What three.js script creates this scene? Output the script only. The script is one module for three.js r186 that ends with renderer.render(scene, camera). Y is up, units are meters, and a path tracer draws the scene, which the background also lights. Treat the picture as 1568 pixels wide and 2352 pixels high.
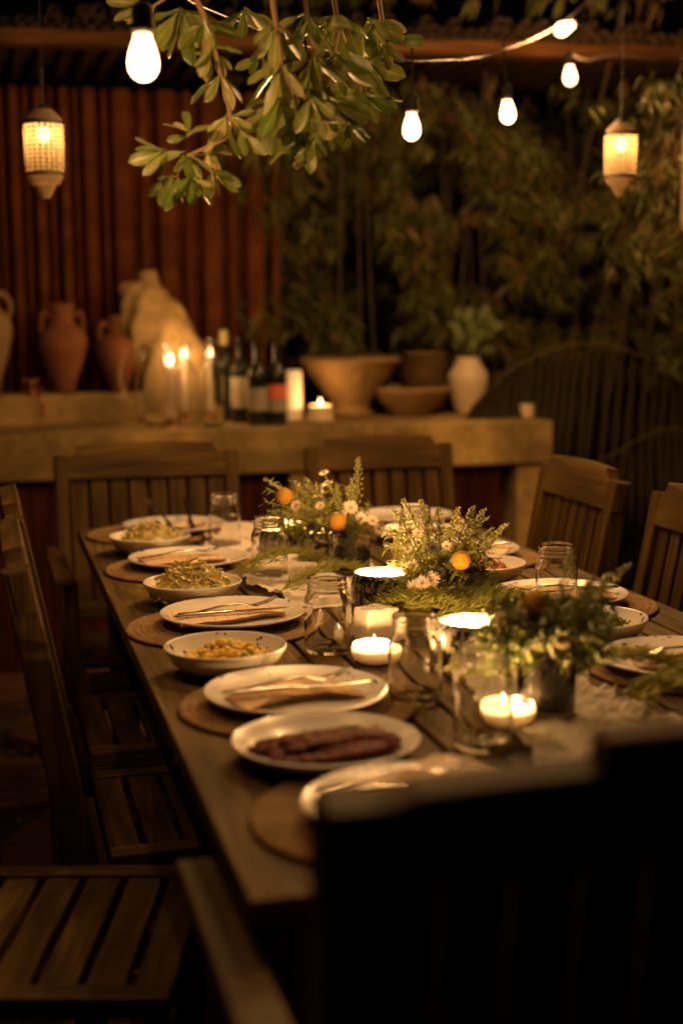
import * as THREE from 'three';
import { RoundedBoxGeometry } from 'three/addons/geometries/RoundedBoxGeometry.js';
import { mergeGeometries, mergeVertices, toCreasedNormals } from 'three/addons/utils/BufferGeometryUtils.js';
import { ImprovedNoise } from 'three/addons/math/ImprovedNoise.js';

// ------------------------------------------------------------------ camera, sky, exposure
const scene = new THREE.Scene();
const R = THREE.MathUtils.degToRad;
const V = (x, y, z) => new THREE.Vector3(x, y, z);
const camera = new THREE.PerspectiveCamera(39.6, 2 / 3, 0.05, 400);
camera.rotation.order = 'YXZ';
camera.position.set(-0.7585, 1.31, 2.5974);
camera.rotation.set(R(-7.9), R(-14.08), R(-0.54));
camera.focus = 2.68;
camera.userData.fStop = 1.75;
camera.updateMatrixWorld(true);

const renderer = new THREE.WebGLRenderer();
renderer.toneMapping = THREE.LinearToneMapping;
renderer.toneMappingExposure = 1;
renderer.shadowMap.enabled = true;

const skyData = new Float32Array(64 * 32 * 4);
for (let i = 0; i < 64 * 32; i++) skyData.set([0.0005, 0.0004, 0.0004, 1], i * 4);
const skyTex = new THREE.DataTexture(skyData, 64, 32, THREE.RGBAFormat, THREE.FloatType);
skyTex.mapping = THREE.EquirectangularReflectionMapping; skyTex.magFilter = THREE.LinearFilter; skyTex.needsUpdate = true;
scene.background = skyTex; scene.environment = skyTex;
const moon = new THREE.DirectionalLight(new THREE.Color().setRGB(1, 0.93, 0.85), 0.004);
moon.position.set(1.5, 6, -3); moon.castShadow = true; moon.name = 'moon_glow';
scene.add(moon);

// how strong the lamps are (candela) and their colour
const WARM = [1, 0.5, 0.165], FLAME = [1, 0.5, 0.17];
const BULB_I = 1.6, OVERHEAD_I = 3.3, LANTERN_I = 0.3, POT_I = 1.05, TEA_I = 0.4;

// ------------------------------------------------------------------ helpers
function rngOf(seed) { let a = seed >>> 0; return () => { a = (a + 0x6d2b79f5) | 0; let t = Math.imul(a ^ (a >>> 15), 1 | a); t = (t + Math.imul(t ^ (t >>> 7), 61 | t)) ^ t; return ((t ^ (t >>> 14)) >>> 0) / 4294967296; }; }
const rnd = rngOf(7), rr = (a, b) => a + (b - a) * rnd();
const perlin = new ImprovedNoise(), N3 = (x, y, z) => perlin.noise(x, y, z);
const lerp = THREE.MathUtils.lerp, clamp = THREE.MathUtils.clamp, sstep = THREE.MathUtils.smoothstep;
// a point at a given distance on the line of sight through a place in the photograph (measured on a 1568 x 2352 copy)
const TAN = Math.tan(R(39.6 / 2));
function at(x, y, d) { return V((x - 784) / 1176 * TAN * d, -(y - 1176) / 1176 * TAN * d, -d).applyMatrix4(camera.matrixWorld); }
const camR = V(1, 0, 0).transformDirection(camera.matrixWorld), camU = V(0, 1, 0).transformDirection(camera.matrixWorld), camT = V(0, 0, 1).transformDirection(camera.matrixWorld);

const used = new Map();
function numbered(name) { const n = used.get(name) ?? 0; used.set(name, n + 1); return n ? name + '_' + String(n).padStart(3, '0') : name; }
function tag(o, label, category, group) { o.userData.label = label; o.userData.category = category; if (group) o.userData.group = group; return o; }
function thing(name, label, category, pos = [0, 0, 0], turn = 0, group) {
  const o = new THREE.Group(); o.name = numbered(name); scene.add(o);
  if (pos.isVector3) o.position.copy(pos); else o.position.set(...pos);
  o.rotation.y = turn; return tag(o, label, category, group);
}
function part(name, geo, mat, parent, label) {
  const m = new THREE.Mesh(Array.isArray(geo) ? merge(geo) : geo, mat); m.name = name; m.castShadow = m.receiveShadow = true; parent.add(m);
  if (label) m.userData.label = label; return m;
}
function solo(name, geo, mat, label, category, pos = [0, 0, 0], turn = 0, group) {
  const m = part(numbered(name), geo, mat, scene); if (pos.isVector3) m.position.copy(pos); else m.position.set(...pos);
  m.rotation.y = turn; return tag(m, label, category, group);
}
function struct(name, geo, mat) { const m = part(numbered(name), geo, mat, scene); m.userData.kind = 'structure'; return m; }
function copyOf(src, label, pos, turn, group) {
  const c = src.clone(); c.name = numbered(src.name.replace(/_\d{3}$/, '')); scene.add(c);
  if (pos.isVector3) c.position.copy(pos); else c.position.set(...pos);
  c.rotation.y = turn; c.userData = { ...src.userData, label }; if (group) c.userData.group = group; return c;
}
function clean(g) { const o = g.index ? g.toNonIndexed() : g; for (const k of Object.keys(o.attributes)) if (!['position', 'normal', 'uv', 'color'].includes(k)) o.deleteAttribute(k); return o; }
function merge(list) {
  const l = list.map(clean); const hasC = l.some((g) => g.attributes.color);
  for (const g of l) {
    if (!g.attributes.normal) g.computeVertexNormals();
    if (!g.attributes.uv) g.setAttribute('uv', new THREE.BufferAttribute(new Float32Array(g.attributes.position.count * 2), 2));
    if (hasC && !g.attributes.color) g.setAttribute('color', new THREE.BufferAttribute(new Float32Array(g.attributes.position.count * 3).fill(1), 3));
  }
  return l.length === 1 ? l[0] : mergeGeometries(l);
}
function tint(g, c) { const n = g.attributes.position.count, a = new Float32Array(n * 3); for (let i = 0; i < n; i++) a.set(c, i * 3); g.setAttribute('color', new THREE.BufferAttribute(a, 3)); return g; }
// uv in metres, u along the longest side, from the way each face points
function uvBox(g0, along) {
  const g = g0.index ? g0.toNonIndexed() : g0, p = g.attributes.position, uv = new Float32Array(p.count * 2), ou = rnd() * 5, ov = rnd() * 5;
  g.computeBoundingBox(); const s = g.boundingBox.getSize(V()); const L = along ?? (s.x >= s.y && s.x >= s.z ? 0 : s.y >= s.z ? 1 : 2);
  const a = V(), b = V(), c = V();
  for (let i = 0; i < p.count; i += 3) {
    a.fromBufferAttribute(p, i); b.fromBufferAttribute(p, i + 1); c.fromBufferAttribute(p, i + 2);
    const n = b.clone().sub(a).cross(c.clone().sub(a)); const ab = [Math.abs(n.x), Math.abs(n.y), Math.abs(n.z)];
    const k = ab.indexOf(Math.max(...ab)); let ax = [0, 1, 2].filter((q) => q !== k); if (ax[1] === L) ax.reverse();
    [a, b, c].forEach((v, q) => { const w = v.toArray(); uv[(i + q) * 2] = w[ax[0]] + ou; uv[(i + q) * 2 + 1] = w[ax[1]] + ov; });
  }
  g.setAttribute('uv', new THREE.BufferAttribute(uv, 2)); return g;
}
function board(lx, ly, lz, r = 0.003) { return uvBox(new RoundedBoxGeometry(lx, ly, lz, 1, Math.min(r, lx / 2.1, ly / 2.1, lz / 2.1))); }
const mv = (g, x, y, z) => g.translate(x, y, z);
function tube(pts, r, seg = 24, rad = 8, closed = false) {
  const c = new THREE.CatmullRomCurve3(pts.map((p) => (p.isVector3 ? p : V(...p))), closed, 'catmullrom', 0.5);
  const g = new THREE.TubeGeometry(c, seg, typeof r === 'number' ? r : 1, rad, closed);
  if (typeof r !== 'number') {
    const p = g.attributes.position, w = V();
    for (let i = 0; i <= seg; i++) { const o = c.getPointAt(i / seg), k = r(i / seg); for (let j = 0; j <= rad; j++) { const n = i * (rad + 1) + j; w.fromBufferAttribute(p, n).sub(o).multiplyScalar(k).add(o); p.setXYZ(n, w.x, w.y, w.z); } }
    g.computeVertexNormals();
  }
  return g;
}
function lathe(pts, seg = 48) { return new THREE.LatheGeometry(pts.map((p) => new THREE.Vector2(p[0], p[1])), seg); }
// surface from f(u, v) -> Vector3
function grid(nu, nv, f, closedU = false) {
  const pos = [], uv = [], idx = [];
  for (let i = 0; i <= nu; i++) for (let j = 0; j <= nv; j++) { const p = f(i / nu, j / nv); pos.push(p.x, p.y, p.z); uv.push(i / nu, j / nv); }
  for (let i = 0; i < nu; i++) for (let j = 0; j < nv; j++) { const a = i * (nv + 1) + j, b = a + nv + 1; idx.push(a, b, a + 1, b, b + 1, a + 1); }
  const g = new THREE.BufferGeometry(); g.setAttribute('position', new THREE.Float32BufferAttribute(pos, 3)); g.setAttribute('uv', new THREE.Float32BufferAttribute(uv, 2)); g.setIndex(idx); g.computeVertexNormals(); return g;
}
// smooth the seam of a grid that closes on itself
function displace(g, f) { const p = g.attributes.position, n = g.attributes.normal; for (let i = 0; i < p.count; i++) { const d = f(p.getX(i), p.getY(i), p.getZ(i)); p.setXYZ(i, p.getX(i) + n.getX(i) * d, p.getY(i) + n.getY(i) * d, p.getZ(i) + n.getZ(i) * d); } g.computeVertexNormals(); return g; }
function orient(g, pos, dir, up = V(0, 1, 0)) { // +Y of the geometry to dir, +Z roughly towards up
  const y = dir.clone().normalize(), x = y.clone().cross(up).normalize(); if (x.lengthSq() < 0.5) x.set(1, 0, 0); const z = x.clone().cross(y);
  return g.applyMatrix4(new THREE.Matrix4().makeBasis(x, y, z).setPosition(pos));
}
function instanced(name, geo, mat, matrices, parent, colors) {
  const m = new THREE.InstancedMesh(geo, mat, matrices.length); m.name = name; m.castShadow = m.receiveShadow = true; m.userData.kind = 'stuff';
  matrices.forEach((x, i) => { m.setMatrixAt(i, x); if (colors) m.setColorAt(i, colors[i]); }); parent.add(m); return m;
}

// ------------------------------------------------------------------ textures and materials
function vnoise(seed) {
  const r = rngOf(seed), T = new Float32Array(65536); for (let i = 0; i < 65536; i++) T[i] = r();
  return (x, y, px, py) => { const xi = Math.floor(x), yi = Math.floor(y), fx = x - xi, fy = y - yi, sx = fx * fx * (3 - 2 * fx), sy = fy * fy * (3 - 2 * fy); const h = (a, b) => T[(((a % px + px) % px) * 131 + ((b % py + py) % py) * 71) & 65535]; return lerp(lerp(h(xi, yi), h(xi + 1, yi), sx), lerp(h(xi, yi + 1), h(xi + 1, yi + 1), sx), sy); };
}
function tex(w, h, fn, srgb, rx = 1, ry = 1) {
  const d = new Uint8Array(w * h * 4);
  for (let y = 0; y < h; y++) for (let x = 0; x < w; x++) { const c = fn(x / w, y / h); const o = (y * w + x) * 4; for (let k = 0; k < 3; k++) d[o + k] = clamp(Math.round((c.length ? c[k] : c) * 255), 0, 255); d[o + 3] = 255; }
  const t = new THREE.DataTexture(d, w, h); t.wrapS = t.wrapT = THREE.RepeatWrapping; t.magFilter = THREE.LinearFilter; if (srgb) t.colorSpace = THREE.SRGBColorSpace; t.repeat.set(rx, ry); t.needsUpdate = true; return t;
}
const n1 = vnoise(11), n2 = vnoise(23), n3 = vnoise(37);
const woodV = (u, v) => { const warp = n1(u * 3, v * 6, 3, 6) * 0.05; const a = n2(u * 4, (v + warp) * 60, 4, 60), b = n3(u * 9, v * 200, 9, 200), c = n1(u * 5, v * 12, 5, 12); return clamp(0.5 + (a - 0.5) * 0.5 + (b - 0.5) * 0.28 + (c - 0.5) * 0.5, 0, 1); };
const woodMap = tex(512, 512, (u, v) => { const w = woodV(u, v); return [0.5 + 0.56 * w, 0.48 + 0.58 * w, 0.45 + 0.6 * w]; }, true, 1.6, 1.6);
const woodBump = tex(512, 512, (u, v) => woodV(u, v), false, 1.6, 1.6);
const blotV = (u, v) => n1(u * 4, v * 4, 4, 4) * 0.45 + n2(u * 13, v * 13, 13, 13) * 0.3 + n3(u * 40, v * 40, 40, 40) * 0.25;
const blotMap = tex(512, 512, (u, v) => { const w = blotV(u, v); return [0.66 + 0.36 * w, 0.64 + 0.38 * w, 0.62 + 0.38 * w]; }, true, 1.3, 1.3);
const blotBump = tex(512, 512, (u, v) => blotV(u, v) * 0.6 + n1(u * 120, v * 120, 120, 120) * 0.4, false, 1.3, 1.3);
const concMap = tex(512, 512, (u, v) => { const w = blotV(u, v), s = n1(u * 7, v * 3, 7, 3), p = n3(u * 90, v * 90, 90, 90) > 0.93 ? 0.25 : 0, k = 0.5 + 0.5 * w + 0.2 * (s - 0.5) - p; return [k, k * 0.98, k * 0.95]; }, true, 0.9, 0.9);
const rustMap = tex(512, 512, (u, v) => { const w = n1(u * 18, v * 3, 18, 3) * 0.5 + n2(u * 40, v * 26, 40, 26) * 0.3 + n3(u * 90, v * 60, 90, 60) * 0.2; return [0.6 + 0.42 * w, 0.5 + 0.5 * w, 0.45 + 0.5 * w]; }, true, 0.9, 0.9);
const fibreBump = tex(512, 128, (u, v) => { const k = v * 8, s = Math.abs(Math.sin((u * 90 + Math.floor(k) * 0.5) * Math.PI)); return 0.25 + 0.5 * s * (0.4 + 0.6 * Math.sin((k % 1) * Math.PI)) + 0.25 * n2(u * 200, v * 60, 200, 60); }, false, 1, 2);
const fibreMap = tex(512, 128, (u, v) => { const w = n2(u * 160, v * 30, 160, 30) * 0.6 + n1(u * 12, v * 6, 12, 6) * 0.4; return [0.62 + 0.4 * w, 0.6 + 0.42 * w, 0.55 + 0.45 * w]; }, true);
const leafMap = tex(128, 128, (u, v) => { const m = Math.exp(-Math.pow((v - 0.5) / 0.035, 2)), q = Math.pow(Math.max(0, Math.sin((u * 9 - Math.abs(v - 0.5) * 7) * 6.283)), 6) * 0.14, w = n1(u * 6, v * 6, 6, 6) * 0.4 + n2(u * 20, v * 20, 20, 20) * 0.25; const k = 0.68 + 0.34 * w + 0.2 * m + q, spot = n3(u * 11 + 3, v * 11, 40, 40) > 0.9 ? 0.3 : 0; return [k, k - spot * 0.7, k * 0.95 - spot]; }, true);
const C = (r, g, b) => new THREE.Color().setRGB(r, g, b);
const std = (c, rough, o = {}) => new THREE.MeshStandardMaterial({ color: C(...c), roughness: rough, metalness: 0, side: THREE.DoubleSide, ...o });
const phys = (c, rough, o = {}) => new THREE.MeshPhysicalMaterial({ color: C(...c), roughness: rough, metalness: 0, side: THREE.DoubleSide, ...o });
const wood = (c, rough = 0.7, bs = 0.0012) => phys(c, rough, { specularIntensity: 0.4, map: woodMap, bumpMap: woodBump, bumpScale: bs });
const M = {
  chair: wood([0.125, 0.073, 0.015], 0.62), table: wood([0.158, 0.103, 0.025], 0.74, 0.0022), batten: wood([0.045, 0.018, 0.005], 0.85), beam: wood([0.11, 0.042, 0.009], 0.8), panel: wood([0.085, 0.016, 0.003], 0.75), post: wood([0.4, 0.3, 0.2], 0.7),
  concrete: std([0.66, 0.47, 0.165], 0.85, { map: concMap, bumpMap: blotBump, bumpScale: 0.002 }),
  rust: phys([0.13, 0.043, 0.009], 0.8, { map: rustMap, bumpMap: blotBump, bumpScale: 0.001, specularIntensity: 0.3 }),
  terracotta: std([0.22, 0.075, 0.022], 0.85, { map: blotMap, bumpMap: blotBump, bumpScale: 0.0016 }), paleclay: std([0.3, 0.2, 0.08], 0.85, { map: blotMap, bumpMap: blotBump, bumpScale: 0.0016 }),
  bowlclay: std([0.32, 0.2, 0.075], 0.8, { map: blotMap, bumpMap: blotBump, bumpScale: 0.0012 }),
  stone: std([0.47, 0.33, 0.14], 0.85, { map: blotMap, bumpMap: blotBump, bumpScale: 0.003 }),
  ceramic: phys([0.82, 0.8, 0.77], 0.28, { clearcoat: 1, clearcoatRoughness: 0.025 }), whitevase: std([0.55, 0.44, 0.3], 0.55),
  mat: std([0.38, 0.24, 0.1], 0.9, { map: fibreMap, bumpMap: fibreBump, bumpScale: 0.003 }),
  gauze: phys([0.82, 0.75, 0.66], 0.95, { transmission: 0.3 }), wax: phys([0.85, 0.78, 0.66], 0.5), wick: std([0.03, 0.025, 0.02], 0.9),
  glass: phys([1, 1, 1], 0.015, { transmission: 1, ior: 1.47, thickness: 0.003 }), bluegreen: phys([1, 1, 1], 0.02, { transmission: 1, ior: 1.5, thickness: 0.003, attenuationColor: C(0.75, 0.9, 0.8), attenuationDistance: 0.03 }),
  darkglass: phys([0.012, 0.014, 0.008], 0.08, { clearcoat: 1, clearcoatRoughness: 0.04 }), olivefoil: std([0.34, 0.3, 0.12], 0.5), paper: std([0.5, 0.42, 0.3], 0.8), oldpaper: std([0.13, 0.075, 0.028], 0.8), greypaper: std([0.26, 0.22, 0.17], 0.8), redpaper: std([0.6, 0.13, 0.06], 0.7),
  water: phys([0.06, 0.06, 0.03], 0.05, { transmission: 0.7, ior: 1.33, thickness: 0.05, attenuationColor: C(0.25, 0.28, 0.1), attenuationDistance: 0.04 }),
  steel: std([0.62, 0.6, 0.57], 0.22, { metalness: 1 }), brass: std([0.3, 0.13, 0.06], 0.4, { metalness: 0.8 }), black: std([0.012, 0.011, 0.01], 0.6), rubber: phys([0.005, 0.0045, 0.004], 0.8, { specularIntensity: 0.2 }), cable: std([0.03, 0.024, 0.018], 0.4),
  beadamber: phys([0.3, 0.2, 0.09], 0.4, { transmission: 0.5 }), bead: phys([0.95, 0.86, 0.68], 0.27, { transmission: 0.95 }), frost: phys([0.9, 0.86, 0.8], 0.92, { transmission: 0.55 }),
  bulb: phys([0.9, 0.85, 0.7], 0.2, { emissive: C(1, 0.62, 0.3), emissiveIntensity: 9 }), lampbulb: phys([0.9, 0.85, 0.7], 0.2, { emissive: C(1, 0.6, 0.28), emissiveIntensity: 9 }), flame: std([0.9, 0.7, 0.4], 1, { emissive: C(1, 0.62, 0.3), emissiveIntensity: 14 }),
  leaf: [phys([0.19, 0.23, 0.035], 0.45, { transmission: 0.35 }), phys([0.26, 0.28, 0.07], 0.48, { transmission: 0.35 }), phys([0.42, 0.37, 0.17], 0.5, { transmission: 0.3 }), phys([0.12, 0.19, 0.02], 0.42, { transmission: 0.3 })],
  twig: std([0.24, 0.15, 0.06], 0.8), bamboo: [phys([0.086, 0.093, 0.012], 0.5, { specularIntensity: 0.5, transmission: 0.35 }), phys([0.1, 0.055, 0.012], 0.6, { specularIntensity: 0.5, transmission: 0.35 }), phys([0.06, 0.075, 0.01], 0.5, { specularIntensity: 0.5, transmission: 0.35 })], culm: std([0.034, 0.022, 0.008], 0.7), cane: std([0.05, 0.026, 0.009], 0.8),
  palm: phys([0.024, 0.018, 0.005], 0.7, { specularIntensity: 0.25, transmission: 0.2 }), palmrib: std([0.07, 0.052, 0.015], 0.6),
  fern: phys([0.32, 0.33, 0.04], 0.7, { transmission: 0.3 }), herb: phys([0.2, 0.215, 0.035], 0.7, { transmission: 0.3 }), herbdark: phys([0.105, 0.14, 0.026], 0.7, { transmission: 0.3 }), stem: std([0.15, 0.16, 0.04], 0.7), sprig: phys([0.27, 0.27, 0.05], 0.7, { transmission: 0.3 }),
  petal: phys([0.78, 0.68, 0.58], 0.8, { transmission: 0.3 }), yolk: std([0.36, 0.185, 0.012], 1), thistle: std([0.07, 0.06, 0.09], 0.9), cream: phys([0.62, 0.5, 0.28], 0.8, { transmission: 0.25 }),
  soil: std([0.04, 0.022, 0.012], 0.95, { map: blotMap, bumpMap: blotBump, bumpScale: 0.01 }), flag: std([0.13, 0.05, 0.022], 0.85, { map: blotMap, bumpMap: blotBump, bumpScale: 0.004 }), pebble: std([0.13, 0.08, 0.04], 0.9),
};
for (const m of M.leaf) { m.map = leafMap; m.color.multiplyScalar(1.25); }
const vcol = (o) => std([1, 1, 1], 0.75, { vertexColors: true, ...o });

// ------------------------------------------------------------------ ground: earth and gravel with flagstones set in it
const ground = struct('ground', uvBox(new THREE.PlaneGeometry(200, 200, 1, 1).rotateX(-Math.PI / 2)), M.soil);
{
  const r = rngOf(5), flag = (cx, cz, w, d) => {
    const n = 9, s = new THREE.Shape(); for (let i = 0; i < n; i++) { const a = (i / n) * Math.PI * 2, q = 1 / Math.max(Math.abs(Math.cos(a)), Math.abs(Math.sin(a))), k = (0.86 + 0.14 * r()) * Math.min(q, 1.25); s[i ? 'lineTo' : 'moveTo'](Math.cos(a) * k * w / 2, Math.sin(a) * k * d / 2); }
    const g = new THREE.ExtrudeGeometry(s, { depth: 0.03, bevelEnabled: true, bevelSize: 0.008, bevelThickness: 0.008, bevelSegments: 2 }).rotateX(-Math.PI / 2).translate(cx, -0.004 + r() * 0.008, cz);
    part('flagstone', uvBox(g), M.flag, ground);
  };
  for (let z = -2.35; z < 1.9; z += 0.52) for (let x = -2.2; x < 1.7; x += 0.56) flag(x + (r() - 0.5) * 0.1 + (Math.round(z / 0.52) % 2 ? 0.2 : 0), z + (r() - 0.5) * 0.08, 0.5 + (r() - 0.5) * 0.08, 0.46 + (r() - 0.5) * 0.06);
  const pg = new THREE.IcosahedronGeometry(1, 1), ms = []; const m = new THREE.Matrix4(), q = new THREE.Quaternion();
  for (let i = 0; i < 5000; i++) { const s = 0.004 + r() * r() * 0.012; q.setFromEuler(new THREE.Euler(r() * 6, r() * 6, r() * 6)); ms.push(m.compose(V(-2.3 + r() * 2.6, s * 0.4 + 0.002, -2.5 + r() * 4.2), q, V(s, s * 0.6, s * 0.8)).clone()); }
  const p = instanced('gravel', pg, M.pebble, ms, scene); tag(p, 'loose gravel between the flagstones', 'gravel');
}

// ------------------------------------------------------------------ wall of rusty ribbed metal behind the counter
{
  const w = thing('metal_wall', 'rust red ribbed metal wall behind the terracotta amphorae', 'wall', [0, 0, -3.25]);
  const prof = []; // wide raised pans with a narrow rib between, wider towards the bamboo
  let x = -1.66; const pitch = () => (x < -0.36 ? 0.0965 : x < -0.25 ? 0.126 : 0.178);
  while (x < 0.42) {
    const p = pitch(), wide = p * 0.44, gap = p * 0.165, nar = p * 0.18;
    const pan = (x0, ww, h) => { const s = new THREE.Shape(); s.moveTo(0, -0.004); s.lineTo(ww, -0.004); s.lineTo(ww, 0.004); s.lineTo(ww * 0.9, h * 0.8); s.lineTo(ww * 0.72, h); s.lineTo(ww * 0.28, h); s.lineTo(ww * 0.1, h * 0.8); s.lineTo(0, 0.004); s.closePath(); const g = new THREE.ExtrudeGeometry(s, { depth: 2.2, bevelEnabled: false }).rotateX(-Math.PI / 2); return mv(g, x0, 0.0, 0); };
    const flip = (g) => g.scale(1, 1, -1); // ribs stand towards the table
    const a = pan(x - wide / 2, wide, 0.03); a.applyMatrix4(new THREE.Matrix4().makeScale(1, 1, -1)); a.computeVertexNormals(); part('wall_pan', uvBox(a, 1), M.rust, w);
    const b = pan(x + wide / 2 + gap, nar, 0.024); b.applyMatrix4(new THREE.Matrix4().makeScale(1, 1, -1)); b.computeVertexNormals(); part('wall_rib', uvBox(b, 1), M.rust, w);
    x += p;
  }
  part('backing_sheet', mv(board(2.1, 2.2, 0.01), -0.65, 1.1, -0.06), M.rust, w);
}

// ------------------------------------------------------------------ eave over the counter: beam, battens and a layer of canes
{
  const b = thing('wooden_beam', 'long wooden eave beam that carries the cane roof', 'beam', [-0.65, 2.265, -2.6]); b.rotation.z = R(0.62);
  part('beam', mv(board(4.6, 0.05, 0.1), 1.6, 0, 0), M.beam, b);
  const r = rngOf(3);
  for (let i = 0; i < 44; i++) part('batten', mv(board(0.034, 0.022, 0.74), -0.5 + i * 0.082 + (r() - 0.5) * 0.012, -0.008, -0.424), M.batten, b);
  const roof = thing('cane_roof', 'roof of brown canes laid over the eave beam with open round ends', 'roof', [-0.65, 2.292, -2.55]); roof.rotation.z = R(0.62);
  for (let row = 0; row < 2; row++) for (let i = 0; i < (row ? 36 : 78); i++) {
    const rad = 0.017 + r() * 0.006, len = 0.7 + r() * 0.05, x = row ? -0.4 + r() * 3.3 : -0.5 + i * 0.0475 + (r() - 0.5) * 0.006;
    const g = lathe([[rad * 0.68, 0.3], [rad * 0.68, 0], [rad, 0.001], [rad, len]], 12).rotateX(-Math.PI / 2);
    part('cane', g.rotateY((r() - 0.5) * 0.06).translate(x, rad + (row ? 0.036 : 0) + r() * 0.003, r() * 0.03), M.cane, roof);
  }
}

// ------------------------------------------------------------------ concrete counter with sink, ledge and red boards below
const TOP = 0.9;
{
  const c = thing('concrete_counter', 'long pale concrete counter with red boarded front behind the dining table', 'counter', [0, 0, 0]);
  const s = new THREE.Shape(); s.moveTo(-2.2, 2.5); s.lineTo(1.35, 2.5); s.lineTo(1.35, 3.12); s.lineTo(-2.2, 3.12); s.closePath();
  const h = new THREE.Path(); h.absellipse(-0.86, 2.775, 0.37, 0.15, 0, Math.PI * 2); s.holes.push(h);
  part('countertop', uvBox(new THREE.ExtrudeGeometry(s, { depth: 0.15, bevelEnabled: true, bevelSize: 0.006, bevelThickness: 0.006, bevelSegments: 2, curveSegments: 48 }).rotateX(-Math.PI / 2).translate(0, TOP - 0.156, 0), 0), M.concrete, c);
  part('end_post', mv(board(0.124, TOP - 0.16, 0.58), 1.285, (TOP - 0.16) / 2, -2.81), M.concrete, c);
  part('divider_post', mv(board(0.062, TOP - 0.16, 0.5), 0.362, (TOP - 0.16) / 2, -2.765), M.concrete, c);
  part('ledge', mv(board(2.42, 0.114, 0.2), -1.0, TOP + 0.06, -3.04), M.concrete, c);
  const r = rngOf(9);
  for (let x = -2.15, k = 0; x < 1.2; x += 0.0685, k++) if (Math.abs(x - 0.362) > 0.06) part('panel_board', mv(board(0.065, 0.7, 0.018), x, 0.38, -2.56 + (r() - 0.5) * 0.004), M.panel, c);
  part('sink_basin', lathe([[0.368, 0], [0.35, -0.06], [0.24, -0.12], [0, -0.13]], 48).scale(1, 1, 0.405).translate(-0.86, TOP - 0.006, -2.775), M.concrete, c);
  const t = thing('tap', 'small copper tap with cross handle over the counter sink', 'tap', [-0.545, TOP + 0.117, -2.98]);
  part('spout', tube([[-0.03, 0.02, 0], [-0.03, 0.035, 0.0], [0.0, 0.025, 0.06], [0.005, -0.01, 0.09], [0.005, -0.085, 0.095]], 0.009, 20), M.brass, t);
  part('stem', lathe([[0, 0], [0.02, 0], [0.02, 0.012], [0.012, 0.016], [0.012, 0.05], [0, 0.05]], 16).translate(-0.03, 0.002, 0), M.brass, t);
  part('handle', merge([tube([[-0.06, 0.055, 0], [0, 0.055, 0]], 0.006, 4), tube([[-0.03, 0.055, -0.03], [-0.03, 0.055, 0.03]], 0.006, 4)]), M.brass, t);
}

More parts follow.
